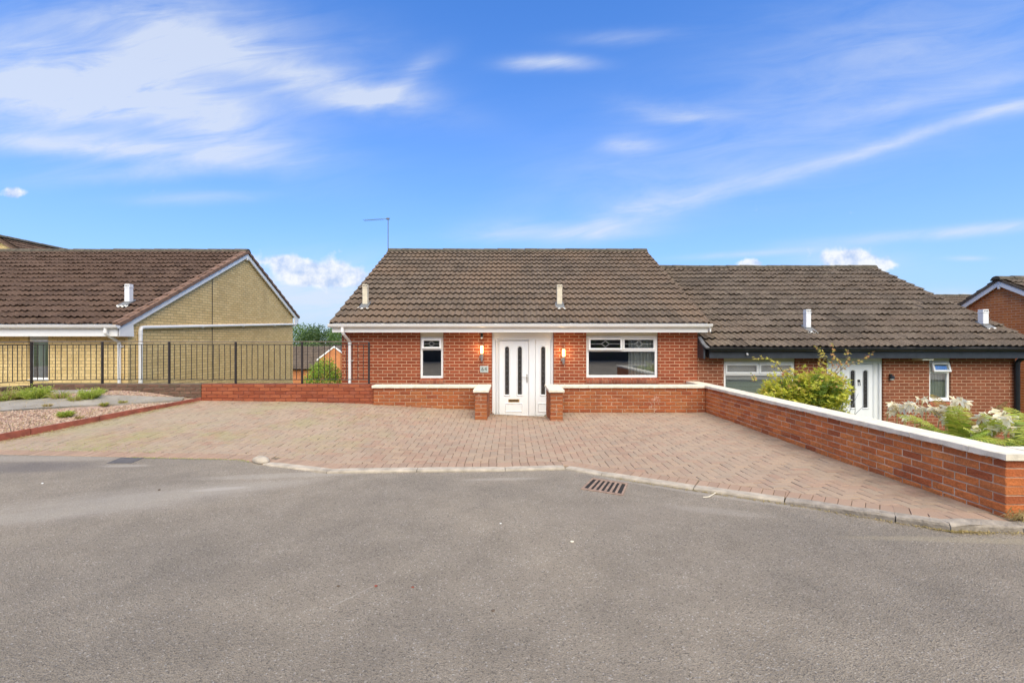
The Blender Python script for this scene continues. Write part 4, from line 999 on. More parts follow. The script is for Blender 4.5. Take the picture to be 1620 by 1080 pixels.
mb = MB(); mb.tube([(11.9,10.30,-.22),(11.9,10.34,-.30),(11.84,10.6,-.42),(11.80,10.63,-.5),(11.80,10.63,-2.4)], .05, 12); mb.build('downpipe', M['black_gutter'], hr)
mb = MB(); mb.bbox(9.40, 9.66, 10.42, YW, -.432, -.375, .004); mb.build('vent_hood', M['cream'], hr)
mb = MB(); mb.tube([(8.885,YW-.06,-.80),(8.885,YW-.06,-.87)], [.045,.055], 10); mb.bbox(8.86, 8.91, YW-.05, YW, -.80, -.76, .003); wl2 = mb.build('wall_lamp', M['dark'], hr)
mb = MB(); mb.tube([(8.885,YW-.06,-.865),(8.885,YW-.06,-.905)], [.045,.025], 10); mb.build('lamp_glass', M['white'], wl2)
mb = MB(); mb.tube([(5.35,10.36,-.27),(5.35,10.33,-.31)], .022, 8); mb.build('cable_clip', M['flue_white'], hr)

# ---------------- the buff house on the left
holes = [(-11.38,-10.90,-.90,.2)]
hl = house('brick_house', 'buff brick bungalow at the left with white fascia, its gable facing the gap', -17.5, -8.93, -17.3, -9.03, .375, 3.03, .115, 1.0, 19.1, ZB, holes, 'brick_buff', 'tile_left', 'white', 'white_gutter', yr=15.4, rough_t=.009)
window(hl, -11.38, -10.90, -.90, .115, .04, None, lead=False, w_=.045)
mb = MB(); mb.bbox(-11.385, -10.895, YW+.028, YW+.09, .117, .2, .003); mb.build('lintel_panel', M['cream'], hl)
sf = (3.03-.375)/(15.4-10.33); sb = (3.03-1.0)/(19.1-15.4)
def barge(parent, x0, x1, hgt, yr, zr, ye, ze, yre, zre, mname='white', drop=.02):
    mb = MB(); sf = (zr-ze)/(yr-ye); sb = (zr-zre)/(yre-yr)
    mb.prism([(ye+.06,ze+sf*.06-drop),(yr,zr-drop),(yr,zr-drop-hgt),(ye+.06,ze+sf*.06-drop-hgt)], 'x', x0, x1)
    mb.prism([(yr,zr-drop),(yre-.04,zre+sb*.04-drop),(yre-.04,zre+sb*.04-drop-hgt),(yr,zr-drop-hgt)], 'x', x0, x1)
    mb.bbox(x0-.002, x1+.012, yr-.03, yr+.03, zr-drop-hgt-.09, zr-drop-.03, .005)
    return mb.build('barge_board', M[mname], parent)
barge(hl, -9.0, -8.945, .15, 15.4, 3.0, 10.33, .345, 19.1, .97)
mb = MB(); mb.prism([(10.37,.115),(10.37,.30),(10.75,.50),(10.78,.115)], 'x', -8.985, -8.95); mb.build('box_end', M['white'], hl)
mb = MB(); mb.prism([(18.75,.62),(18.75,1.14),(19.08,.98),(19.08,.80)], 'x', -8.985, -8.95); mb.build('box_end', M['white'], hl)
mb = MB()      # chunky verge tiles stepping up the gable edge
for (y0, z0, y1, z1) in ((10.33,.375,15.4,3.03),(19.1,1.0,15.4,3.03)):
    L = math.hypot(y1-y0, z1-z0); n = round(L/.345); dy_, dz_ = (y1-y0)/L, (z1-z0)/L; ny_, nz_ = -dz_*(1 if dy_ > 0 else -1), abs(dy_)
    for k in range(n):
        a, b_ = L*k/n, L*(k+1)/n+.02; lo, hi = .055+jit(.004), .030
        pts = []
        for (q, l) in ((a, lo), (b_, hi)):
            for (x, hh) in ((-9.06, l+.012), (-8.94, l+.012), (-8.905, l-.01), (-8.90, l-.085), (-8.925, l-.085), (-8.93, -.0), (-9.06, -.0)):
                pts.append((x, y0+dy_*q+ny_*hh, z0+dz_*q+nz_*hh))
        mb.faces(pts, [(i, (i+1)%7, 7+(i+1)%7, 7+i) for i in range(7)]+[tuple(range(7)), tuple(range(7,14))])
mb.build('verge', M['verge'], hl)
mb = MB(); mb.tube([(-8.98,18.95,.715),(-8.98,15,.53),(-8.98,11.12,.345),(-8.98,11.03,.335),(-8.98,11.0,.27),(-8.98,11.0,-1.25)], .044, 12)
for y in (17.2,15.2,13.2): mb.tube([(-8.98,y-.02,.33+.0464*(y-11)-0),(-8.98,y+.02,.332+.0464*(y-11))], .050, 12)
for z in (.18,-.05): mb.tube([(-8.98,11,z-.012),(-8.98,11,z+.012)], .052, 12)
mb.build('waste_pipe', M['white_gutter'], hl)
mb = MB(); mb.box(-9.029,-9.020, 13.69, 13.715, -1.2, 2.0); mb.build('expansion_joint', M['ridge'], hl)
downpipe(hl, -9.20, -9.195, .34, -1.25, 'white_gutter', brackets=(-.12,))
roof_vent(hl, -9.53, 11.32, .93, .49, 'flue_white', .125)

# ---------------- house whose gable shows beyond the right one (gable in the plane x = 14.3)
hf = thing('brick_house', (16, 12, -2.4), 'orange brick house with white barge boards beyond the right roof, at the right edge', 'house')
mb = MB(); yr_, zr_ = 13.30, 1.80
gp = [(8.6,-2.6),(8.6,-.72),(yr_,zr_-.1),(14.62,1.08-.1),(14.62,-2.6)]
mb.prism(gp, 'x', 14.32, 14.6); mb.prism(gp, 'x', 22.0, 22.3); mb.box(14.6, 22.0, 14.4, 14.62, -2.6, .95); mb.box(14.6,22.0,8.6,8.8,-2.6,-.8); mb.build('wall', M['brick_orange'], hf)
mb = MB(); d = Vector((0, yr_-8.3, zr_+.0+.90)); slope(mb, (14.22,8.3,-.88), (1,0,0), d, 8.3, d.length, samp=8)
d = Vector((0, yr_-14.85, zr_-.93)); slope(mb, (22.5,14.85,.95), (-1,0,0), d, 8.3, d.length, samp=8); rf = mb.build('roof', M['tile_right'], hf)
ridge_caps(rf, (14.12, yr_, zr_+.06), (22.5, yr_, zr_+.06))
barge(hf, 14.21, 14.25, .17, yr_, zr_+.01, 8.3, -.87, 14.85, .93)

# ---------------- roof far behind between them
hq = thing('brick_house', (30, 27, -3), 'distant house with only a sliver of brown roof showing beside the orange gable', 'house')
mb = MB(); gp = [(23,-4),(23,1.0),(26.5,2.55),(30,1.0),(30,-4)]; mb.prism(gp, 'x', 24.9, 33); mb.build('wall', M['brick_orange'], hq)
mb = MB(); d = Vector((0,3.8,1.9)); slope(mb, (24.3,22.8,.75), (1,0,0), d, 9, d.length, samp=6); d = Vector((0,-3.8,1.9)); slope(mb, (33.3,30.4,.75), (-1,0,0), d, 9, d.length, samp=6); rf = mb.build('roof', M['tile_right'], hq)
ridge_caps(rf, (24.3,26.6,2.70), (33.3,26.6,2.70))
# ---------------- buff gable peeping over the left roof
hp = thing('brick_house', (-29, 26, -1), 'buff brick gable just peeping over the left roof at the left edge', 'house')
ax_, az_ = -26.95, 5.45
mb = MB(); mb.prism([(ax_-5,-2),(ax_+5,-2),(ax_+5,az_-.12-2.85),(ax_,az_-.12),(ax_-5,az_-.12-2.85)], 'y', 24, 33); mb.build('wall', M['brick_buff'], hp)
mb = MB()
for sg in (1, -1):
    d = Vector((-sg*5.4, 0, 5.4*.57)); O = (ax_+sg*5.4, 33.2 if sg < 0 else 23.85, az_-5.4*.57)
    slope(mb, O, (0, 1 if sg > 0 else -1, 0), d, 9.35, d.length, samp=6)
rf = mb.build('roof', M['tile_left'], hp); ridge_caps(rf, (ax_,23.8,az_+.08), (ax_,33.2,az_+.08), r=.16)
mb = MB(); mb.prism([(ax_-5.3,az_-3.05),(ax_,az_-.03),(ax_+5.3,az_-3.05),(ax_+5.3,az_-3.22),(ax_,az_-.2),(ax_-5.3,az_-3.22)], 'y', 23.86, 23.92); mb.build('barge_board', M['verge'], hp)
# ---------------- distant lower house seen through the gap
hd = thing('brick_house', (-19, 52, -6.8), 'distant house with dark roof and small white edged gable, seen between the houses', 'house')
mb = MB(); mb.box(-30, -16.0, 48.2, 56, -7, -3.0); mb.prism([(-19.6,-7),(-16.6,-7),(-16.6,-1.55),(-18.05,-.55),(-19.6,-1.6)], 'y', 46.2, 48.3); mb.build('wall', M['brick_orange'], hd)
mb = MB(); d = Vector((0,4.2,2.35)); slope(mb, (-30.2,47.8,-2.9), (1,0,0), d, 14.4, d.length, samp=6); d = Vector((0,-4.2,2.35)); slope(mb, (-15.8,56.2,-2.9), (-1,0,0), d, 14.4, d.length, samp=5)
mb.prism([(-19.75,-1.72),(-18.05,-.42),(-16.4,-1.62),(-16.4,-1.74),(-18.05,-.54),(-19.75,-1.84)], 'y', 46.25, 50.5); mb.build('roof', M['tile_right'], hd)
mb = MB(); mb.prism([(-19.8,-1.80),(-18.05,-.46),(-16.35,-1.70),(-16.35,-1.86),(-18.05,-.62),(-19.8,-1.98)], 'y', 46.12, 46.22); mb.build('barge_board', M['white'], hd)

# ---------------- curtains and blinds behind the glass
def curtain(name, x0, x1, z0, z1, y, m_, label, waves=9, amp=.03):
    mb = MB(); n = 60; vs = []
    for i in range(n+1):
        x = x0+(x1-x0)*i/n; yy = y+amp*math.sin(2*math.pi*waves*i/n)+jit(.004); vs += [(x,yy,z0),(x,yy,z1)]
    mb.faces(vs, [(2*i,2*i+2,2*i+3,2*i+1) for i in range(n)])
    tag(mb.build(name, M[m_], loc=((x0+x1)/2,y,z0)), label, 'curtain')
curtain('curtain', 2.78, 3.40, -.80, .12, YW+.17, 'curtain', 'pale pleated curtain drawn to the right side of the large window of the middle house', 8, .035)
curtain('curtain', 9.83, 10.30, -1.35, -.5, YW+.14, 'curtain', 'pale curtain filling the small window of the lower right house', 7, .02)
curtain('curtain', -11.30, -11.13, -.88, .05, YW+.16, 'blind', 'grey curtain behind the narrow window of the buff house', 3, .02)
mb = MB()
for k in range(24):
    z = -.50-k*.035; mb.bbox(5.03, 6.62, YW+.125, YW+.15, z-.026, z, .002)
tag(mb.build('window_blind', M['blind'], loc=(5.8,YW+.3,-1.3)), 'grey slatted blind behind the wide window of the lower right house', 'blind')

# ================================================================ VEGETATION
def rv():
    while True:
        v = Vector((jit(1), jit(1), jit(1)))
        if .05 < v.length < 1: return v.normalized()
def leafquad(mb, p, d, n_, l, w_, mi=0):
    """pointed leaf from p along d"""
    s_ = d.cross(n_).normalized()*w_; q = p+d*l*.45
    mb.faces([tuple(p), tuple(q+s_), tuple(p+d*l-n_*l*.08), tuple(q-s_)], [(0,1,2,3)], mi)
def palmate(mb, p, d, n_, l, mi=0):
    """five-lobed maple leaf as one face fan"""
    s_ = d.cross(n_).normalized(); pts = []
    for k, (an, r_) in enumerate([(-150,.35),(-115,.62),(-88,.25),(-60,.86),(-35,.34),(0,1.0),(35,.34),(60,.86),(88,.25),(115,.62),(150,.35)]):
        a = R(an); pts.append(tuple(p+(d*math.cos(a)+s_*math.sin(a))*l*r_-n_*l*.12*abs(math.sin(a))))
    mb.faces([tuple(p)]+pts, [(0,k+1,k+2) for k in range(0,10)], mi)
# ---- maple shrub behind the long wall
ms = thing('maple_shrub', (5.1, 8.1, -2.1), 'rounded yellow-green maple shrub with orange tips behind the long wall, before the lower house', 'shrub')
mb = MB(); tips = []
for k in range(13):
    a = random.uniform(0, 6.28); r_ = random.uniform(.15, .75); top = Vector((5.08+math.cos(a)*r_, 8.1+math.sin(a)*r_*.8, -.75-.55*r_+jit(.12)))
    base = Vector((5.08+math.cos(a)*.06, 8.1+math.sin(a)*.06, -2.2)); mid = base.lerp(top, .5)+Vector((jit(.08), jit(.08), .05))
    mb.tube([base, mid, top], [.020, .013, .005], 6)
mb.build('stems', M['wood'], ms)
mb = MB()
lobes = [(5.10,8.1,-.98,.66,.60,.50),(4.72,7.9,-1.22,.42,.45,.40),(5.52,8.15,-1.12,.42,.48,.48),(5.25,7.8,-.82,.42,.4,.34),(5.3,8.1,-1.5,.55,.5,.5),(4.45,7.8,-1.22,.24,.3,.26),(4.85,8.05,-.90,.34,.35,.26),(5.62,8.0,-.85,.26,.3,.28),(4.7,8.0,-1.5,.4,.4,.4)]
for (cx, cy, cz, rx_, ry_, rz_) in lobes:
    ncl = int(135*rx_/.4)
    for _ in range(ncl):
        v = rv(); rr = random.uniform(.55, 1.05); c = Vector((cx+v.x*rx_*rr, cy+v.y*ry_*rr, cz+v.z*rz_*rr))
        if c.x < 4.42: continue
        for _ in range(9):
            p = c+Vector((jit(.075), jit(.075), jit(.05))); out = (p-Vector((cx, cy, cz-.25))).normalized()
            d = (out+rv()*.9+Vector((0,0,-.35))).normalized(); n_ = (Vector((0,0,1))+rv()*.6).normalized()
            hi = (p.z+1.3)/.8+jit(.3)
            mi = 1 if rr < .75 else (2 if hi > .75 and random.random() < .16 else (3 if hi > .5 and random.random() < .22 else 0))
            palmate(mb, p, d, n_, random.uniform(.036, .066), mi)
def spray(path, n, mi, sz=.045):
    path = [Vector(p) for p in path]; st_.tube(path, [.006]+[.0035]*(len(path)-1), 5)
    for k in range(n):
        t_ = (k+.5)/n*(len(path)-1); i = min(int(t_), len(path)-2); p = path[i].lerp(path[i+1], t_-i)+Vector((jit(.035), jit(.03), jit(.03)))
        d = (rv()+Vector((0,0,-.3))).normalized(); palmate(mb, p, d, (Vector((0,-.4,1))+rv()*.5).normalized(), random.uniform(.6, 1.1)*sz, random.choice(mi))
st_ = MB()
def at(x, y, Y): return ((x-810)/720*Y, Y, (540-y)/720*Y)
for pts, n, mi in [([(1300,600),(1297,578),(1299,560),(1291,547)],34,[3,3,0,2]),([(1312,600),(1317,580),(1318,562),(1317,541)],34,[2,2,3]),
                   ([(1296,580),(1306,566),(1300,552)],16,[3]),([(1320,590),(1330,575),(1326,566)],18,[2,2,3]),([(1318,598),(1338,576),(1342,560),(1341,553)],24,[2,3]),
                   ([(1330,585),(1352,573),(1368,566),(1382,558)],26,[2,2,3]),([(1238,588),(1228,572),(1212,566),(1190,566)],34,[3,3,0]),
                   ([(1238,592),(1242,588),(1250,590),(1246,594)],26,[2]),([(1195,604),(1192,596),(1190,592)],12,[2,0]),([(1225,582),(1224,579)],5,[3]),([(1310,570),(1305,585),(1303,598)],20,[0,3])]:
    spray([at(px, py, 8.0+.02*i) for i, (px, py) in enumerate(pts)], n, mi)
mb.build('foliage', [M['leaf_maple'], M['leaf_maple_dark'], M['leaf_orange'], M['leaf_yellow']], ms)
st_.build('shoots', M['wood'], ms)
# thin bare twigs right of the shrub
tw = thing('bare_twigs', (5.55, 7.6, -2.0), 'bare grey twigs sticking up in front of the lower house door', 'twigs')
mb = MB()
for (a, b_) in [((1320,665),(1332,632)),((1330,668),(1345,640)),((1336,668),(1358,622)),((1325,668),(1336,630)),((1342,668),(1368,640)),((1350,670),(1352,636)),((1328,660),(1339,600))]:
    p, q = Vector(at(*a, 7.7)), Vector(at(*b_, 7.7)); mb.tube([p+Vector((0,0,-.7)), p, p.lerp(q,.6)+Vector((jit(.02),0,0)), q], [.006,.005,.004,.002], 5)
mb.build('twig', M['alu'], tw)

# ---- faded lilies along the inside of the wall
def lily(px, py, Y, n_fl, label, sz=1.0, lean=0.0, base_px=None):
    hd_ = Vector(at(px, py, Y)); bx_ = ((base_px or px)-810)/720*Y
    t = thing('faded_lily', (bx_, Y, -1.75), label, 'flower', 'faded lilies behind the long wall')
    mb = MB(); b0 = Vector((bx_, Y, -1.75)); mid = b0.lerp(hd_, .6)+Vector((jit(.02), jit(.02), 0)); mb.tube([b0, mid, hd_], [.008, .007, .005], 6); mb.build('stem', M['stem'], t)
    for _ in range(n_fl):
        fl = MB(); a = random.uniform(0, 6.28); r_ = random.uniform(.015, .055)*sz; c = hd_+Vector((math.cos(a)*r_, math.sin(a)*r_, random.uniform(-.01, .045)*sz))
        fl.tube([hd_, hd_.lerp(c, .6)+Vector((0,0,.015)), c], .003, 4)
        axis_ = (Vector((math.cos(a)*.8, math.sin(a)*.8, random.uniform(-.9,.1)))).normalized(); s_ = axis_.cross(Vector((0,0,1))).normalized(); u_ = s_.cross(axis_)
        for k in range(6):
            an = k*math.pi/3+jit(.2); rad = s_*math.cos(an)+u_*math.sin(an); wdt = axis_.cross(rad)*.0165*sz; l = random.uniform(.055,.088)*sz
            p1 = c+(axis_*.5+rad*.28)*l; p2 = c+(axis_*.75+rad*.75)*l+Vector((0,0,-.01)); p3 = c+(axis_*.7+rad*1.15)*l+Vector((0,0,-.028*sz))
            fl.faces([tuple(c), tuple(p1+wdt), tuple(p1-wdt), tuple(p2+wdt*.9), tuple(p2-wdt*.9), tuple(p3)], [(0,1,2),(1,3,4,2),(3,5,4)])
        fl.build('flower_head', M['petal'], t)
lily(1404,648,6.3,3,'leftmost of the faded white lilies, closest to the white door frame')
lily(1419,641,6.25,4,'second faded lily from the white door frame, drooping beside a third',1.05)
lily(1431,644,6.2,3,'third faded lily from the white door frame, before the bricks')
lily(1433,659,5.9,2,'small low faded lily bending left above the coping',.7,base_px=1441)
lily(1448,643,6.0,5,'large faded lily cluster in the middle of the bare brickwork',1.15)
lily(1459,632,6.1,2,'tallest thin faded lily left of the small window corner',.75)
lily(1465,648,6.0,1,'single closed faded lily on a straight stem below the small window',1.1)
lily(1489,648,5.7,4,'faded lily leaning left out of the ferns under the small window',1.0,base_px=1474)
lily(1502,646,5.6,4,'broad faded lily cluster under the right corner of the small window',1.1)
lily(1496,664,5.5,3,'low faded lily with hanging petals just above the yellow fern tips',.9)
lily(1523,634,5.5,4,'highest faded lily, rising above the tall fern right of the small window',.95)
lily(1554,658,5.2,2,'faded lily right of the tall fern, before plain brickwork',1.0)
lily(1558,655,5.15,2,'white faded lily standing upright beside another right of the tall fern',.8)
lily(1553,683,4.9,4,'big pale star shaped lily low in the ferns near the coping',1.0)
lily(1592,655,4.9,4,'faded lily at the top of the drooping cluster near the right edge',1.0)
lily(1600,664,4.8,4,'faded lily in the middle of the drooping cluster near the right edge',1.0)
lily(1590,674,4.8,4,'faded lily hanging lowest in the drooping cluster near the right edge',.9)

# ---- ferns
def fern(x, y, z, n, L, label, mats_, up=.9, spread=6.283, a0=0):
    t = thing('fern', (x, y, z), label, 'fern', 'ferns behind the long wall')
    for k in range(n):
        mb = MB(); a = a0+spread*k/n+jit(.25); l = L*random.uniform(.75, 1.12); hdir = Vector((math.cos(a), math.sin(a), 0)); el = R(random.uniform(48, 78))*up
        pts = []; p = Vector((x, y, z)); d = hdir*math.cos(el)+Vector((0,0,math.sin(el)))
        N = 16
        for i in range(N+1):
            pts.append(p.copy()); p = p+d*(l/N); d = (d+Vector((0,0,-.065))+hdir*.015).normalized()
        mb.tube(pts, [.005]*(N//2)+[.003]*(N+1-N//2), 4, cap=False)
        side = hdir.cross(Vector((0,0,1))).normalized()
        for i in range(3, N):
            for h in (0, .5):
                q = pts[i].lerp(pts[i+1], h); dd = (pts[i+1]-pts[i]).normalized(); nn = side.cross(dd).normalized()
                t_ = (i+h)/N; w_ = l*.20*math.sin(math.pi*min(1, (1-t_)*1.15+.05))**.8*(1 if t_ > .3 else .75)
                for sg in (-1, 1):
                    ld = (side*sg+dd*.35+nn*jit(.15)-Vector((0,0,.18))).normalized()
                    # pinna with small lobes
                    wd = dd*(.0090 if l > .5 else .007); m1 = q+ld*w_*.5+Vector((0,0,.004)); e_ = q+ld*w_-Vector((0,0,.012))
                    mb.faces([tuple(q-wd*.5), tuple(q+wd*.5), tuple(m1+wd), tuple(m1-wd), tuple(e_)], [(0,1,2,3),(3,2,4)])
        mb.build('frond', random.choice(mats_), t)
G_, Br = M['leaf_fern'], M['leaf_fern_brown']
fern(5.10,5.15,-1.32,13,.72,'tall green fern right of the small window of the lower house',[G_,G_,G_],up=1.05)
fern(4.86,5.25,-1.32,11,.42,'short yellow-green fern spilling along the coping below the small window',[G_])
fern(5.5,5.5,-1.35,10,.72,'browning fern behind the tall green one, before the brickwork',[Br,Br,G_],up=1.05)
fern(5.15,4.75,-1.28,13,.60,'green fern behind the coping, left of the cluster at the right edge',[G_,G_])
fern(5.55,5.1,-1.35,12,.78,'brown tinged fern between the tall fern and the right edge',[Br,G_,Br])
fern(4.85,4.45,-1.25,13,.52,'dense fern close to the end of the long wall',[G_])
fern(5.35,4.45,-1.25,14,.72,'large fern cut by the right edge of the view',[G_,G_,Br])
fern(4.75,4.95,-1.28,11,.42,'small dark fern tucked against the back of the long wall',[M['leaf_bush']])

# ---- weeds on the planting bed
def tuft(x, y, n, l, label, mats_, name='weed', wd=.006, up=.5, broad=False):
    z = bedz(x, y)-.01; t = MB()
    for _ in range(n):
        a = random.uniform(0, 6.28); r_ = random.uniform(0, l*.45); p = Vector((x+math.cos(a)*r_, y+math.sin(a)*r_, z)); d = Vector((math.cos(a)*random.uniform(.1,.9), math.sin(a)*random.uniform(.1,.9), random.uniform(up, 1.2))).normalized()
        ll = l*random.uniform(.5, 1.1); s_ = d.cross(rv()).normalized()*wd
        q = p+d*ll*.6; e_ = q+(d+Vector((0,0,-.7))).normalized()*ll*.4
        mi = random.randrange(len(mats_))
        t.faces([tuple(p-s_*.6), tuple(p+s_*.6), tuple(q+s_), tuple(q-s_), tuple(e_)], [(0,1,2,3),(3,2,4)], mi)
        if broad:
            for _ in range(7): leafquad(t, p+d*ll*random.uniform(.2, 1), (rv()+Vector((0,0,.3))).normalized(), rv(), random.uniform(.02,.045), .007, mi)
    return tag(t.build(name, mats_, loc=(x, y, z)), label, 'weed', 'weeds on the planting bed')
def bedpt(px, py):
    # march along the sight line until it meets the bed
    Y = 4.0
    while Y < 9.72:
        x = (px-810)/720*Y; 
        if (540-py)/720*Y <= bedz(x, Y): return x, Y
        Y += .02
    return (px-810)/720*9.66, 9.66
W1_, W2_ = M['weed'], M['dry_grass']
for px, py, n, l, lab, ms_, br_ in [(57,627,230,.22,'largest bright green weed, against the dirty wall under the railing post',[W1_],True),(10,630,150,.20,'yellow-green weed at the left edge beside the path',[W1_,W2_],True),
        (96,627,110,.16,'pale dry weed in front of the dirty wall, between two greener ones',[W2_,W1_],False),(142,627,170,.17,'spreading green weed right of the pale dry one by the dirty wall',[W1_],True),(118,630,90,.12,'low thin weed at the edge of the path, left of the spreading green one',[W1_,W2_],False),
        (104,655,260,.11,'bright grass tuft growing alone in the gravel near the red edging',[W1_],False),(165,638,160,.07,'flat yellowish grass patch beside the path on the gravel',[W1_,W2_],False),(195,634,90,.07,'thin yellowish grass at the far end of the gravel',[W2_,W1_],False),
        (28,628,90,.14,'small weed between the left edge and the largest one',[W1_,W2_],True),(75,640,70,.07,'sparse dry grass between the two strips of path',[W2_],False),(158,618,60,.12,'small green weed touching the dirty wall at the right end of the weeds',[W1_],False),(125,658,50,.06,'scrap of dry grass just right of the bright tuft',[W2_],False)]:
    x, y = bedpt(px, py+4); tuft(x, y, int(n*1.3), l*1.35, lab, ms_, broad=br_)
# dry twig at the left edge
x, y = bedpt(18, 683); mb = MB(); z = bedz(x, y); mb.tube([(x,y,z-.02),(x-.02,y,z+.06),(x-.05,y,z+.13)], [.005,.004,.003], 5); mb.tube([(x+.03,y,z-.02),(x+.045,y,z+.09)], .003, 5)
tag(mb.build('dead_stem', M['wood'], loc=(x,y,z)), 'thin dead stem poking out of the gravel at the left edge', 'twig')
# dry grass and litter along edges: one uncountable mass
mb = MB()
def blade(x, y, z, l, flat=.3, mi=0):
    a = random.uniform(0, 6.28); d = Vector((math.cos(a), math.sin(a), random.uniform(0, flat)*2)).normalized(); s_ = Vector((-math.sin(a), math.cos(a), 0))*random.uniform(.0015,.0035); p = Vector((x, y, z+.004)); q = p+d*l*.55; e_ = q+Vector((d.x, d.y, d.z-.4))*l*.45
    e_.z = max(e_.z, z+.003); mb.faces([tuple(p-s_), tuple(p+s_), tuple(q+s_), tuple(q-s_), tuple(e_)], [(0,1,2,3),(3,2,4)], mi)
for _ in range(900):
    y = random.uniform(5.9, 9.6); x = bx(y)+.03+abs(random.gauss(0, .10)); blade(x, y, gz(x, y), random.uniform(.03, .12), .25)
for _ in range(1500):
    y = random.uniform(6.2, 9.65); x = bx(y)-.03-abs(random.gauss(0, 1.2)); blade(x, y, bedz(x, y), random.uniform(.04, .14), .5)
for _ in range(900):     # moss and grit caught against the kerb face
    x = random.choice([random.uniform(2.9, 4.6), random.uniform(1.2, 2.9), random.gauss(3.55,.12)]); y = ky(x)-.005-abs(random.gauss(0, .022)); blade(x, y, rz(x), random.uniform(.01, .035), .4)
for _ in range(300):
    x = random.uniform(-5.2, -3.4); y = ky(x)-abs(random.gauss(0, .02)); blade(x, y, rz(x), random.uniform(.01, .03), .4, 1)
for _ in range(500):     # lawn of moss where the paving meets the left asphalt
    x = random.uniform(-8, -5); y = ky(x)+.15+abs(random.gauss(0, .25)); blade(x, y, gz(x, y), random.uniform(.01, .035), .4, 1)
tag(mb.build('dry_litter', [W2_, W1_], loc=(0,6,-1.5)), 'dry grass litter and moss scattered along the edging and the kerb', 'litter', kind='stuff')
# dry tuft at the end of the long wall
t = MB()
for _ in range(420):
    x = 4.25+max(-.2, min(.22, random.gauss(0, .09))); y = 3.70+abs(random.gauss(0,.02)) if random.random() < .5 else 3.68+jit(.03); z = -1.45; a = random.uniform(0, 6.28)
    if 4.1 < x and y > 3.74: y = 3.735
    p = Vector((x, y, z)); d = Vector((math.cos(a)*.8, -abs(math.sin(a))*.45, random.uniform(.25, 1.1))).normalized(); ll = random.uniform(.05, .20); s_ = d.cross(rv()).normalized()*.0028; q = p+d*ll*.6; e_ = q+(d+Vector((0,0,-.9))).normalized()*ll*.45
    t.faces([tuple(p-s_), tuple(p+s_), tuple(q+s_), tuple(q-s_), tuple(e_)], [(0,1,2,3),(3,2,4)], 0)
tag(t.build('grass_tuft', M['dry_grass'], loc=(4.25,3.7,-1.45)), 'straw coloured dry grass tuft at the foot of the wall end, right edge', 'grass')

# ---- hedge plant in the gap, trees behind
def crown(mb, blobs, n, size, mats_n=1, drop=.0):
    tot = sum(b_[3]*b_[4]*b_[5] for b_ in blobs)
    for (cx, cy, cz, rx_, ry_, rz_) in blobs:
        k = int(n*rx_*ry_*rz_/tot)
        for _ in range(k):
            v = rv(); rr = random.uniform(.35, 1.0)**.5*random.uniform(.85, 1.08); p = Vector((cx+v.x*rx_*rr, cy+v.y*ry_*rr, cz+v.z*rz_*rr))
            leafquad(mb, p, (v*.6+rv()).normalized(), (Vector((0,0,1))+rv()*.8).normalized(), size*random.uniform(.6,1.3), size*random.uniform(.22,.36), random.randrange(mats_n))
sh = thing('leafy_shrub', (-5.4, 13.2, -2.4), 'bright green leafy shrub behind the railing, filling the gap between the houses', 'shrub')
mb = MB()
for k in range(7): mb.tube([(-5.4+jit(.1),13.2+jit(.1),-2.6),(-5.4+jit(.4),13.2+jit(.3),-1.4),(-5.4+jit(.45),13.2+jit(.3),-.75)], [.03,.02,.006], 6)
mb.build('stems', M['wood'], sh)
mb = MB(); crown(mb, [(-5.45,13.2,-1.15,.50,.5,.62),(-5.75,13.1,-1.35,.34,.4,.5),(-5.1,13.2,-1.25,.36,.4,.45),(-5.4,13.2,-.75,.26,.3,.32),(-5.65,13.2,-.85,.2,.3,.25),(-5.15,13.1,-.85,.2,.25,.22),(-5.4,13.2,-1.9,.6,.5,.6)], 9500, .055)
mb.build('foliage', M['leaf_bush'], sh)
TR = [(-33.5,78,2.0,3.2,'leaf_tree2','dark tree at the left of the treeline beyond the gap'),(-29.6,80,1.9,3.0,'leaf_tree','round green tree in the treeline just right of the buff gable'),(-26.2,74,2.6,3.6,'leaf_tree','largest light green tree in the middle of the treeline'),
      (-22.6,78,2.2,3.2,'leaf_tree2','dark green tree in the treeline next to the middle house eave'),(-19.5,72,1.2,3.0,'leaf_tree','pale tree in the treeline partly behind the middle house downpipe'),(-37.5,82,2.4,4,'leaf_tree','green tree beyond the gap hidden mostly by the buff gable'),(-15.5,76,1.5,3.4,'leaf_tree2','dark tree beyond the gap hidden mostly by the middle house'),
      (-24.3,62,-1.2,2.4,'leaf_tree2','lower dark tree in front of the treeline above the distant roof'),(-20.2,63,-1.0,2.5,'leaf_tree','lower green tree in front of the treeline above the white edged gable'),(-28.5,64,-1.0,2.6,'leaf_tree','lower green tree in front of the treeline beside the buff gable')]
for (x, y, zt, r_, m_, lab) in TR:
    zt += 1.1; t = thing('broadleaf_tree', (x, y, -6.8), lab, 'tree', 'trees beyond the gap')
    mb = MB(); mb.tube([(x,y,-6.9),(x+jit(.3),y,-4),(x+jit(.4),y,zt-r_*.8)], [.38,.28,.1], 8)
    for k in range(5): a = k*1.26; mb.tube([(x,y,-4+k*.4),(x+math.cos(a)*r_*.6,y+math.sin(a)*r_*.5,-2.2+k*.5)], [.14,.04], 6)
    mb.build('trunk', M['wood'], t)
    bl = [(x,y,zt-r_*1.05,r_,r_,r_*1.0)]
    for k in range(7):
        a = random.uniform(0, 6.28); bl.append((x+math.cos(a)*r_*.62, y+math.sin(a)*r_*.62, zt-r_*random.uniform(.45,1.6), r_*random.uniform(.38,.55), r_*.5, r_*random.uniform(.36,.5)))
    mb = MB(); crown(mb, bl, 5200, .34); mb.build('crown', M[m_], t)

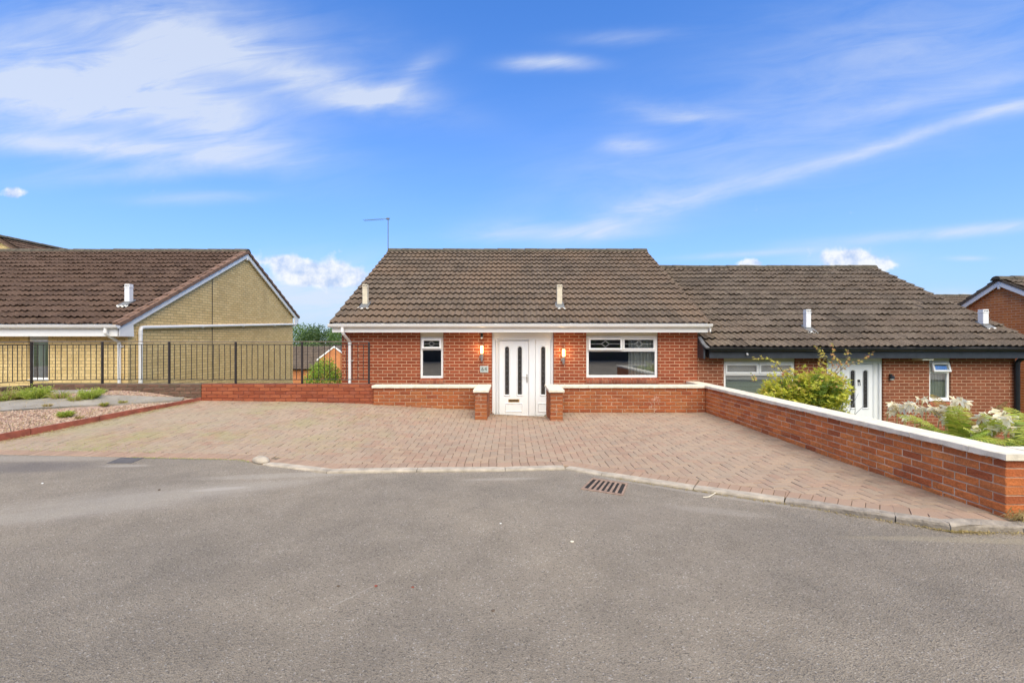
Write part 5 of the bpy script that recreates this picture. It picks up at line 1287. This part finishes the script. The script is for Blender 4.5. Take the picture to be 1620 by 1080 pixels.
added_hedge = thing('hedge', (0, -15, -1.6), 'tall dark evergreen hedge added across the road, out of view, to be reflected in the window panes', 'hedge')  # added behind the camera so the panes reflect it
mb = MB(); mb.bbox(-24, 24, -15.6, -14.6, -1.7, 4.6, .2); mb.build('core_box', M['wood'], added_hedge)  # solid box that keeps sky and sun out of the reflections
mb = MB(); crown(mb, [(-24+4*k, -15, 2.9+jit(.5), 2.9, 1.3, 4.3+jit(.9)) for k in range(13)], 16000, .38); mb.build('foliage', M['leaf_tree'], added_hedge)
# ================================================================ STREET DETAILS
def roadpt(px, py): 
    Y = 1.57*720/(py-540); x = (px-810)/720*Y
    Y = -rz(x)*720/(py-540); return (px-810)/720*Y, Y
gr = thing('drain_grate', (1.01, 4.92, -1.56), 'rusty iron drain grate with slots in the road beside the kerb', 'drain grate')
TL, TRr, BL, BRr = [Vector((*roadpt(*p), 0)) for p in ((937.2,756.3),(993.5,765),(918.8,773.7),(985.6,784))]
def gp_(u_, v_): return (TL*(1-u_)+TRr*u_)*(1-v_)+(BL*(1-u_)+BRr*u_)*v_
zg = -1.562
def gbox(mb, u0, u1, v0, v1, z0, z1):
    P = [gp_(u0,v0),gp_(u1,v0),gp_(u1,v1),gp_(u0,v1)]; mb.faces([(p.x,p.y,z0) for p in P]+[(p.x,p.y,z1) for p in P], [(0,3,2,1),(4,5,6,7),(0,1,5,4),(1,2,6,5),(2,3,7,6),(3,0,4,7)])
mb = MB()
for q in ((0,1,0,.09),(0,1,.91,1),(0,.05,.092,.908),(.95,1,.092,.908)): gbox(mb, *q, zg-.03, zg)
mb.build('frame', M['iron'], gr)
for k in range(1, 7):
    mb = MB(); c_ = .05+.90*k/7; gbox(mb, c_-.030, c_+.030, .092, .908, zg-.028, zg-.001); mb.build('bar', M['iron'], gr)
mb = MB(); gbox(mb, .05, .95, .09, .91, zg-.007, zg-.0055); mb.build('pit_shade', M['pit_shade'], gr)  # dark plate laid under the slots as the shade of a pit
# flush utility cover at the left
uc = MB(); P = [roadpt(*p) for p in ((192,723.5),(228,724),(208,732.5),(168,733))]
uc.faces([(x,y,-1.5755) for x,y in P]+[(x,y,-1.5655) for x,y in P], [(4,5,6,7),(0,1,5,4),(1,2,6,5),(2,3,7,6),(3,0,4,7)])
tag(uc.build('utility_cover', plain('dark_cover', (.10,.09,.085), .8, .3, 9, bumpd=.003), loc=(-5.2,6.1,-1.57)), 'dark square utility cover set flush in the asphalt by the paving, left side', 'cover')
# curved pale strip of litter
p0, p1, p2 = roadpt(1112,787), roadpt(1122,786.5), roadpt(1132,781)
mb = MB(); mb.tube([(*p0,rz(p0[0])+.006),((p0[0]+p1[0])/2,(p0[1]+p1[1])/2-.004,rz(1.9)+.008),(*p1,rz(p1[0])+.008),(*p2,rz(p2[0])+.012)], [.004,.006,.006,.004], 6)
tag(mb.build('litter_strip', M['coping'], loc=(p1[0],p1[1],rz(2))), 'small curved pale strip of litter lying on the road by the kerb', 'litter')
# scattered pebbles and crumbs on the road
pb = [(905,857,.012,'coping','pale pebble alone on the road below the drain grate'),(595,927,.010,'edging','reddish pebble on the open road left of centre'),(535,927,.009,'wood','small dark crumb on the road left of the reddish pebble'),(653,929,.008,'edging','small pinkish pebble right of the reddish one on the road'),
      (780,966,.009,'wood','dark fleck near the lower middle of the road'),(792,828,.008,'white','white speck on the road under the door'),(67,765,.012,'white','white speck on the asphalt at the far left'),(252,775,.012,'wood','brown crumb lying in the pale streak on the left asphalt')]
for px, py, r_, m_, lab in pb:
    x, y = roadpt(px, py); mb = MB(); bm = bmesh.new(); bmesh.ops.create_icosphere(bm, subdivisions=1, radius=r_)
    mb.faces([(v_.co.x*1.3*(1+jit(.2))+x, v_.co.y*(1+jit(.2))+y, v_.co.z*.6+rz(x)+r_*.45) for v_ in bm.verts], [tuple(v_.index for v_ in f_.verts) for f_ in bm.faces]); bm.free()
    tag(mb.build('pebble', M[m_], loc=(x,y,rz(x))), lab, 'pebble')
